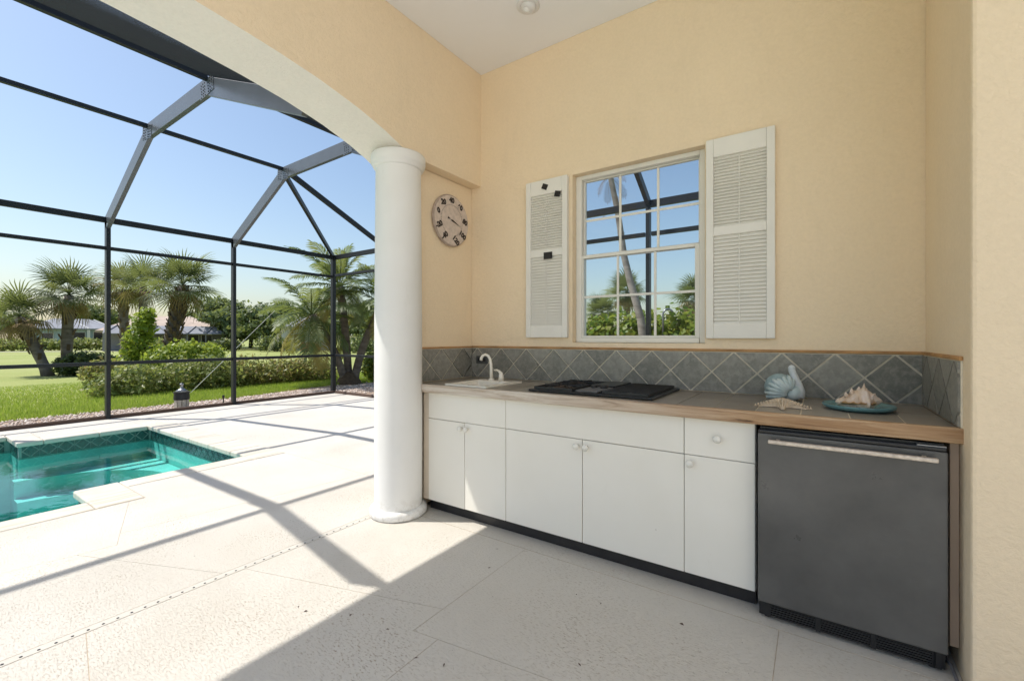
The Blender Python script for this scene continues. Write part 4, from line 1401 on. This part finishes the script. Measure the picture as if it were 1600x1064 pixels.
def sabal(base, crown, label, n=38, sc=1.0, seed=0, tr=.16, boots=0, group='cabbage palms on the lawn', dead=8, bend=None):
    r = random.Random(seed)
    base = Vector(base); crown = Vector(crown)
    t = empty('cabbage_palm', base, 0, label, 'palm', group)
    c = crown - base
    pts = []
    for k in range(9):
        u = k / 8
        p = Vector((0, 0, 0)).lerp(c, u)
        p += Vector((c.y, -c.x, 0)) * .05 * math.sin(u * math.pi) 
        if bend: p += Vector(bend) * math.sin(u * math.pi)
        pts.append(p)
    pts[0] = pts[0] - Vector((0, 0, .05))
    MB().tube(pts, [tr * 1.25] + [tr * (1.0 + .05 * math.sin(k * 2.3)) for k in range(1, 8)] + [tr * .8], 14).build('trunk', M['palm_bark'], t, smooth=True)
    if boots:
        mb = MB()
        for i in range(boots):
            u = .35 + .65 * i / boots
            p = Vector((0, 0, 0)).lerp(c, u); a = i * 2.4
            o = Vector((math.cos(a), math.sin(a), 0))
            q = p + o * tr * .9
            mb.beam(q - Vector((0, 0, .12)), q + o * .09 + Vector((0, 0, .10)), .09, .03, o)
        tag(mb.build('old_leaf_bases', M['boot'], t), kind='stuff')
    for i in range(n):
        u = i / (n - 1)
        el = 82 - 132 * u ** .85 + r.uniform(-9, 9)
        az = i * 137.508 + r.uniform(-15, 15)
        isd = (n - i) <= dead
        me = r.choice(FAN_D) if isd and r.random() < .75 else r.choice(FAN)
        s = sc * r.uniform(.85, 1.12) * (1 if not isd else .85)
        o = inst('frond', me, t, c + Vector((0, 0, .06 * (1 - u))), (0, 0, 0), (s, s, s))
        o.rotation_euler = (r.uniform(-.5, .5), R(-el), R(az))
        o.rotation_mode = 'XYZ'
    return t

def feather_frond(seed, L=1.9, old=False, dens=40):
    r = random.Random(seed)
    mb = MB()
    K = 12
    cur = 1.15 + r.uniform(-.15, .25)
    pts = []; p = Vector((0, 0, 0)); a = R(18)
    for k in range(K + 1):
        pts.append(p.copy())
        u = k / K
        p = p + Vector((math.cos(a), 0, math.sin(a))) * (L / K)
        a -= cur * (.35 + 1.3 * u) / K
    mb.tube(pts, [.020 - .017 * k / K for k in range(K + 1)], 5)
    for i in range(dens):
        u = .14 + .86 * (i + .5) / dens
        f = u * K; k = min(int(f), K - 1)
        c = pts[k].lerp(pts[k + 1], f - k)
        tan = (pts[k + 1] - pts[k]).normalized()
        ll = .46 * (math.sin(min(1, u * 1.12) * math.pi) ** .45 * .9 + .12) * (L / 1.9)
        for s_ in (-1, 1):
            d = (tan * .72 + Vector((0, s_, 0)) * .75 + Vector((0, 0, .15 + r.uniform(-.12, .12)))).normalized()
            up = Vector((0, 0, 1))
            e1 = c + d * ll * .55 - up * ll * .06
            e2 = c + d * ll - up * ll * (.34 + r.uniform(-.05, .12))
            wv = tan * .021 * (L / 1.9)
            mb.add([c - wv * .6, c + wv * .6, e1 + wv, e1 - wv, e2 + wv * .1, e2 - wv * .1], [(0, 1, 2, 3), (3, 2, 4, 5)])
    return mb.mesh('frond', M['feather_old'] if old else M['feather_leaf'])
FEA = [feather_frond(s) for s in range(5)]
FEA_O = [feather_frond(40 + s, 1.9, True) for s in range(2)]

def feather_palm(t, base, crown, n, sc, seed, tr=.11, old=5, lo=-45, hi=80):
    r = random.Random(seed)
    b = Vector(base); c = Vector(crown)
    pts = []
    for k in range(8):
        u = k / 7
        p = b.lerp(c, u) + Vector((0, 0, 0))
        off = (c - b); off.z = 0
        p -= off * .14 * math.sin(u * math.pi)
        pts.append(p)
    MB().tube(pts, [tr * 1.35] + [tr * (1 + .06 * (k % 2)) for k in range(1, 8)], 12).build('trunk', M['palm_bark'], t, smooth=True)
    for i in range(n):
        u = i / (n - 1)
        el = hi + (lo - hi) * u ** .9 + r.uniform(-8, 8)
        az = i * 137.508 + r.uniform(-14, 14)
        me = r.choice(FEA_O) if (n - i) <= old and r.random() < .8 else r.choice(FEA)
        s = sc * r.uniform(.82, 1.12)
        o = inst('frond', me, t, c, (0, 0, 0), (s, s, s))
        o.rotation_euler = (r.uniform(-.3, .3), R(-el + 14), R(az))

def P(u, v, d):
    p = at(u, v, d); return (p.x, p.y, p.z)
def Gd(u, d):
    p = at(u, 528, d); return (p.x, p.y, -.06)

# cabbage palms in the left part of the lawn
sabal(Gd(76, 15.2), P(30, 497, 15.0), 'leaning cabbage palm with a low crown at the left edge of the lawn', 26, .80, 3, .15, dead=12, boots=14)
sabal(Gd(103, 15.8), P(108, 462, 15.8), 'upright cabbage palm with a round crown beside the leaning palm', 29, .90, 4, .16, dead=8, boots=10)
sabal(Gd(196, 20), P(192, 452, 20), 'brownish cabbage palm partly hidden behind the cage post', 30, 1.0, 5, .17, dead=20, boots=26)
sabal(Gd(222, 17), P(224, 447, 17), 'slim grey trunked cabbage palm between two shaggier palms', 26, .82, 6, .13, dead=6)
sabal(Gd(258, 15), P(286, 448, 15), 'stout cabbage palm with a crisscross trunk behind the lime shrub', 30, .92, 7, .19, dead=4, boots=70, bend=(-.1, 0, 0))
# feather palm clump by the cage corner
dp = empty('date_palm_clump', (-10.826, 7.704, -.05), 0, 'three stemmed feather palm with drooping fronds outside the cage corner', 'palm')
def rel(q): return (q[0] + 10.826, q[1] - 7.704, q[2] + .05)
feather_palm(dp, rel(Gd(540, 12.4)), rel(P(487, 492, 12.0)), 22, .86, 1, .10, 8, -52, 62)
feather_palm(dp, rel(Gd(545, 12.6)), rel(P(531, 448, 12.6)), 24, .84, 2, .105, 2, -32, 82)
feather_palm(dp, rel(Gd(552, 12.5)), rel(P(598, 478, 12.7)), 20, .82, 3, .105, 3, -38, 75)
MB().lathe([(.0, .35), (.16, .32), (.30, .12), (.36, 0), (.36, -.05)], 14, caps=False).build('root_mound', M['boot'], dp, smooth=True)

# palms seen through the window
sabal(Gd(980, 27), P(980, 460, 27), 'tall cabbage palm with a round crown seen through the middle of the window', 40, 1.05, 12, .17, dead=10, group='cabbage palms beyond the window')
sabal(Gd(940, 34), P(941, 490, 34), 'low cabbage palm seen through the left of the window', 40, 1.2, 13, .16, dead=10, group='cabbage palms beyond the window')
sabal(Gd(1092, 25), P(1090, 470, 25), 'shaggy cabbage palm seen at the right edge of the window', 44, 1.2, 14, .16, dead=18, boots=20, group='cabbage palms beyond the window')
cb_ = Vector((-2.60, 8.2, -.06))
cp = empty('coconut_palm', cb_, 0, 'pale leaning coconut palm with a withered crown outside the window', 'palm')
M['dry'] = leaf_mat('withered frond', [(0.10, 0.07, 0.05), (0.16, 0.11, 0.08), (0.08, 0.06, 0.05)], 0.1, True, 0.9)
DRY = [feather_frond(60 + k_, 1.9, False, 16) for k_ in range(2)]
for m__ in DRY:
    m__.materials.clear(); m__.materials.append(M['dry'])
tp = [Vector((-2.52, 8.2, -.1)), Vector((-2.62, 8.2, .9)), Vector((-2.70, 8.2, 1.6)), Vector((-2.90, 8.2, 2.3)), Vector((-3.02, 8.2, 2.8)), Vector((-3.15, 8.2, 3.68)), Vector((-3.30, 8.2, 4.39)), Vector((-3.34, 8.2, 4.8))]
MB().tube([p - cb_ for p in tp], [.085, .078, .072, .066, .060, .056, .05, .04], 14).build('trunk', M['coco_bark'], cp, smooth=True)
rr = random.Random(5)
for i in range(9):
    o = inst('dry_frond', DRY[i % 2], cp, tp[-2 if i % 2 else -1] - cb_, (0, 0, 0), (.30,) * 3)
    o.rotation_euler = (rr.uniform(-.6, .6), R(rr.uniform(20, 80)), R(i * 137.5))
for i in range(4):
    o = inst('dry_frond', DRY[i % 2], cp, tp[-3] - cb_ + Vector((0, 0, rr.uniform(-.5, .4))), (0, 0, 0), (.2,) * 3)
    o.rotation_euler = (rr.uniform(-.6, .6), R(rr.uniform(30, 80)), R(i * 97))

# ---- shrubs and hedges
e = []
rr = random.Random(9)
def run_ells(p0, p1, k, rx, ry, rz, zc, jit=.15, seed=0):
    r = random.Random(seed); out = []
    for i in range(k):
        t = (i + .5) / k
        x = p0[0] + (p1[0] - p0[0]) * t; y = p0[1] + (p1[1] - p0[1]) * t
        s = r.uniform(1 - jit, 1 + jit)
        out.append((x + r.uniform(-.1, .1), y + r.uniform(-.1, .1), zc * s, rx * s, ry * s, rz * s))
    return out
o0 = Gd(260, 11.8)
shrub('hedge', (-13.0, 4.6, -.06), run_ells((.1, -1.9), (.15, 1.5), 9, .50, .42, .38, .31, .34, 1), 7000, .052, 'hedge_leaf', 'rounded green hedge behind the grass strip left of the middle post', 'hedge', 21, stems=20, stem_r=.012)
shrub('hedge', (-13.0, 6.8, -.06), run_ells((.05, -1.0), (.45, 1.6), 8, .48, .44, .37, .31, .28, 2), 6500, .047, 'croton', 'reddish green hedge between the middle post and the feather palm', 'hedge', 22, stems=20, stem_r=.012)
shrub('young_shrub', Gd(216, 12.8), [(0, 0, 1.1, .42, .42, .55), (.05, .1, 1.65, .34, .34, .45), (-.1, -.1, .6, .4, .4, .4), (.2, .15, 1.95, .22, .22, .28)], 1500, .085, 'bright_leaf', 'tall thin lime green shrub standing above the hedge', 'shrub', 23, .3, .45, stems=9, stem_r=.018)
shrub('lime_shrub', Gd(290, 12.4), [(0, 0, .75, .62, .6, .48), (.3, .45, .72, .48, .45, .42), (-.25, -.45, .68, .45, .45, .42), (0, 0, .35, .7, .8, .35)], 5200, .062, 'bright_leaf', 'dense lime green shrub in front of the stout palm', 'shrub', 24, .5, .5, stems=12)
shrub('round_shrub', Gd(132, 15.4), [(0, 0, .42, .55, .55, .42), (.2, .45, .40, .45, .45, .38), (-.1, -.4, .36, .4, .4, .36)], 4200, .06, 'dark_leaf', 'small dark round shrub beside the upright palm', 'shrub', 25, stems=8)
shrub('low_shrub', Gd(205, 11.2), [(0, 0, .26, .5, .5, .28), (.2, .5, .24, .45, .4, .26)], 3200, .048, 'hedge_leaf', 'low spreading shrub in front of the hedge near the lantern', 'shrub', 26, stems=6)
shrub('low_shrub', Gd(168, 12.0), [(0, 0, .35, .45, .55, .38), (.15, .4, .30, .4, .45, .32)], 3000, .05, 'croton', 'loose bush right behind the nearest cage post', 'shrub', 27, stems=6)
shrub('yellow_shrub', Gd(590, 13.5), [(0, 0, .45, .45, .5, .48), (.3, .4, .40, .45, .45, .4)], 3000, .07, 'seagrape', 'yellowish shrub beside the feather palm next to the column', 'shrub', 28, stems=6)
shrub('sea_grape_hedge', (-2.9, 9.0, -.06), run_ells((-2.6, .3), (3.2, -.1), 11, .62, .55, .80, .95, .12, 6), 17000, .066, 'seagrape', 'glossy green hedge seen through the window', 'hedge', 29, .45, .75, stems=24, stem_r=.02)
# distant clipped hedge and shrubs by the houses
shrub('clipped_hedge', Gd(60, 44), run_ells((-6, -13), (2, 10.5), 30, 1.1, 1.0, .62, .62, .06, 7), 9000, .16, 'hedge_leaf', 'long clipped hedge in front of the blue grey house', 'hedge', 30, stems=10, stem_r=.03)
for i, (u, d, s, m_, lb) in enumerate(((262, 44, .9, 'hedge_leaf', 'round bush at the left of the grey house wall'), (350, 44, .8, 'dark_leaf', 'dark bush at the right of the grey house wall'), (330, 43.5, .55, 'hedge_leaf', 'small bush under the grey house windows'), (185, 47, .95, 'dark_leaf', 'dark bush between the two far houses'), (480, 40, .55, 'red_leaf', 'small red bush at the far edge of the lawn'), (418, 42, 1.0, 'dark_leaf', 'dark low bush left of the red bush'), (560, 38, 1.0, 'tree_leaf', 'green bush behind the feather palm trunks'))):
    shrub('far_bush', Gd(u, d), [(0, 0, .8 * s, 1.2 * s, 1.2 * s, .8 * s), (.5 * s, .9 * s, .7 * s, 1.0 * s, 1.0 * s, .7 * s)], 1100, .13, m_, lb, 'bush', 50 + i, stems=5, stem_r=.03)

# ---- distant trees
def tree(u, d, h, w, label, seed, mat='tree_leaf', n=3600, trunk=.3):
    r = random.Random(seed)
    b = Gd(u, d)
    t = empty('far_tree', b, 0, label, 'tree', 'trees behind the far houses')
    el = []
    for k in range(9):
        a = k * 2.4; q = r.uniform(.1, .55)
        el.append((q * w * math.cos(a), q * w * math.sin(a), h * r.uniform(.42, .82), w * r.uniform(.28, .45), w * r.uniform(.28, .45), h * r.uniform(.14, .24)))
    V, Q = leaf_cloud(el, n, .26, seed, .35, .55)
    link(bpy.data.objects.new('crown', np_mesh('crown', V, Q, M[mat])), t)
    mb = MB().tube([(0, 0, -.1), (.1, 0, h * .25), (0, .1, h * .5)], [trunk, trunk * .8, trunk * .45], 8)
    for k in range(5):
        e_ = el[k]
        mb.tube([(0, .05, h * .32), (e_[0] * .5, e_[1] * .5, h * .45), (e_[0], e_[1], e_[2])], [trunk * .4, trunk * .25, trunk * .08], 6)
    mb.build('trunk', M['twig'], t, smooth=True)
    return t
far = [(-60, 60, 6.0, 5.5, 'broad tree at the left edge behind the clipped hedge'),
       (150, 72, 7.5, 6, 'dark tree between the two far houses'),
       (338, 62, 7.4, 6, 'tree rising behind the right end of the tan roof'),
       (392, 58, 6.3, 5.5, 'rounded tree right of the tan roofed house'),
       (440, 56, 5.6, 5.5, 'tree behind the drooping left fronds of the feather palm'),
       (500, 54, 5.2, 5.5, 'low tree behind the left stem of the feather palm'),
       (560, 52, 5.4, 5.5, 'low tree behind the middle stem of the feather palm'),
       (620, 54, 5.8, 6, 'tree beside the white column'),
       (366, 50, 4.6, 4.2, 'short tree at the right corner of the tan roofed house'),
       (416, 47, 4.3, 4.4, 'short tree above the left fronds of the feather palm'),
       (470, 50, 5.2, 4.6, 'bushy tree behind the small pale house'),
       (535, 46, 4.8, 4.6, 'bushy tree straight behind the cage corner post'),
       (590, 46, 5.0, 4.6, 'bushy tree between the cage corner and the column'),
       (15, 70, 6.0, 6.0, 'dark tree behind the leaning cabbage palm'),
       (700, 55, 5.5, 6, 'tree hidden behind the column and side wall')]
for i, (u, d, h, w_, lb) in enumerate(far[:-1]):
    tree(u, d, h, w_, lb, 70 + i)

# ---- far houses
def hip_roof(mb, x0, x1, y0, y1, z0, z1, run):
    xm0, xm1 = x0 + run, x1 - run; ym = (y0 + y1) / 2
    mb.add([(x0, y0, z0), (x1, y0, z0), (x1, y1, z0), (x0, y1, z0), (xm0, ym, z1), (xm1, ym, z1), (x0, y0, z0 - .18), (x1, y0, z0 - .18), (x1, y1, z0 - .18), (x0, y1, z0 - .18)],
           [(0, 1, 5, 4), (1, 2, 5), (2, 3, 4, 5), (3, 0, 4), (6, 7, 1, 0), (7, 8, 2, 1), (8, 9, 3, 2), (9, 6, 0, 3), (9, 8, 7, 6)])
def house(u, d, W, D, wall_h, ridge, wall, roof, label, run, wins, yaw_off=0.0, cols=()):
    b = Gd(u, d)
    a = math.atan2(b[1], b[0]) - math.pi / 2 + yaw_off    # local -y faces the viewer roughly
    h = empty('far_house', b, a, label, 'house')
    # local x to the right as seen, y away
    MB().box(-W / 2, W / 2, 0, D, 0, wall_h).build('wall', M[wall], h)
    mb = MB(); hip_roof(mb, -W / 2 - .5, W / 2 + .5, -.5, D + .5, wall_h + .19, ridge, run)
    mb.build('roof', M[roof], h)
    for (x, z, ww, hh) in wins:
        f = MB().box(x - ww / 2 - .07, x + ww / 2 + .07, -.06, -.004, z - .07, z + hh + .07).build('window', M['wall_white'], h)
        MB().box(x - ww / 2, x + ww / 2, -.09, -.062, z, z + hh).build('pane', M['dark_glass'], f)
    for x in cols:
        MB().box(x - .15, x + .15, -.45, -.2, 0, wall_h).build('post', M['wall_white'], h)
    return h
h1 = house(262, 47, 10.2, 9, 1.85, 3.75, 'wall_grey', 'roof_tan', 'low house with a tan hip roof and grey screened porch', 3.4, [(2.2, .35, .9, 1.25), (3.4, .35, .9, 1.25), (.5, .35, .8, 1.2)])
# screened porch roof of the tan house: grey lean-to with triangular bracing
pr = MB(); pr.add([(-4.9, -2.2, 1.75), (5.3, -2.2, 1.75), (5.3, -.45, 2.55), (-4.9, -.45, 2.55), (-4.9, -2.2, 1.68), (5.3, -2.2, 1.68), (5.3, -.45, 2.48), (-4.9, -.45, 2.48)], [(0, 1, 2, 3), (7, 6, 5, 4), (0, 4, 5, 1), (1, 5, 6, 2), (2, 6, 7, 3), (3, 7, 4, 0)])
pr.build('porch_roof', M['roof_grey'], h1)
for i in range(6):
    x = -4.8 + i * 1.6
    MB().beam((x, -2.25, 1.8), (x + .8, -.5, 2.58), .09, .06).build('porch_rafter', M['wall_grey'], h1)
    MB().beam((x + 1.6, -2.25, 1.8), (x + .8, -.5, 2.58), .09, .06).build('porch_rafter', M['wall_grey'], h1)
    MB().beam((x, -2.2, 0), (x, -2.2, 1.67), .08, .08).build('porch_post', M['wall_grey'], h1)
h2 = house(112, 58, 8.0, 7, 2.35, 3.9, 'wall_blue', 'roof_grey', 'blue grey house with a pale grey roof behind the clipped hedge', 2.8, [(-2.2, .6, 1.0, 1.3), (.6, .5, 1.3, 1.5), (2.6, .3, 1.0, 1.8)], cols=(1.6, 3.6))
for s_ in (0, 1):
    MB().beam((1.6 + s_ * 2.6, -.52, 2.55), (-.2 + s_ * 2.4, 3.6, 3.82), .12, .10).build('roof_rib', M['wall_white'], h2)
h3 = house(478, 46, 4.5, 5, 2.3, 3.6, 'wall_white', 'roof_grey', 'small pale house half hidden behind the feather palm', 1.8, [(-.6, .5, 1.0, 1.2)])
# cart path across the far lawn
pa = MB(); 
L_ = [Gd(-40, 40), Gd(60, 41), Gd(170, 43), Gd(300, 41.5), Gd(330, 41)]
R_ = [Gd(-40, 41.2), Gd(60, 42.4), Gd(170, 44.6), Gd(300, 42.6), Gd(330, 41.8)]
pa.add([(p[0], p[1], -.05) for p in L_ + R_], [(i, i + 1, 6 + i, 5 + i) for i in range(4)])
tag(pa.build('path', M['path']), kind='structure')

# ---- small garden things
ln = empty('garden_lantern', Gd(282, 7.62), 0, 'short garden lantern with dark lid and pale ribbed base outside the cage', 'lantern')
ln.location = (-9.22, 3.17, -.045); ln.scale = (1.1, 1.1, 1.25)
rb = MB()
for k in range(10):
    a = 2 * math.pi * k / 10
    rb.beam((.088 * math.cos(a), .088 * math.sin(a), 0), (.088 * math.cos(a), .088 * math.sin(a), .16), .05, .018, (math.cos(a), math.sin(a), 0))
rb.build('ribs', M['lantern_base'], ln)
MB().lathe([(.0, 0), (.075, 0), (.075, .165), (.0, .165)], 20, caps=False).build('core', M['black'], ln, smooth=False)
MB().lathe([(.0, .162), (.105, .162), (.108, .172), (.104, .25), (.112, .256), (.112, .268), (.0, .272)], 24, caps=False).build('lid', M['bronze'], ln, smooth=False)
MB().lathe([(.0, .272), (.10, .274), (.04, .31), (.022, .318), (.018, .36), (.028, .368), (.026, .385), (.0, .39)], 20, caps=False).build('finial', M['galv'], ln, smooth=True)
sp = tag(MB().tube([(0, 0, 0), (0, 0, .14)], .012, 8).tube([(0, 0, .13), (.0, .0, .19)], .022, 8).build('sprinkler', M['black'], None, loc=(-9.42, 3.92, -.05)), 'small black sprinkler stake in the gravel by the middle post', 'sprinkler')
gw = tag(MB().tube([(-11.9, 4.25, -.04), P(430, 485, 11.9)], .007, 6).build('guy_wire', M['wall_white']), 'thin pale guy wire slanting up to the feather palm', 'wire')
hk = [Vector((-2.0, 9.6, -.1)), Vector((-2.0, 9.6, 1.62))] + [Vector((-2.0 + .16 - .16 * math.cos(a), 9.6, 1.62 + .17 * math.sin(a))) for a in [R(x) for x in range(15, 160, 18)]]
tag(MB().tube([at(1036, 540, 8.6)] + [at(1036 + 8 - 8 * math.cos(R(x)), 492 - 9 * math.sin(R(x)), 8.6) for x in range(0, 151, 15)], .02, 7).build('curved_stalk', M['galv'], None, smooth=True), 'thin curved grey stalk rising above the hedge in the window', 'stalk')

# a few dry leaf scraps on the floor
lt = MB(); rr = random.Random(31)
for k in range(16):
    x = rr.uniform(-2.0, .35); y = rr.uniform(1.0, 2.2)
    a = rr.uniform(0, 6.28); L_ = rr.uniform(.004, .011); w_ = L_ * rr.uniform(.3, .6)
    d = Vector((math.cos(a), math.sin(a), 0)); q = Vector((-d.y, d.x, 0)); c = Vector((x, y, .0012))
    u = Vector((0, 0, rr.uniform(.001, .004)))
    lt.add([c - d * L_, c + q * w_ + u, c + d * L_, c - q * w_ + u * .5], [(0, 1, 2), (0, 2, 3)])
tag(lt.build('leaf_litter', M['soil']), 'tiny brown leaf scraps scattered on the shaded floor', 'litter', kind='stuff')
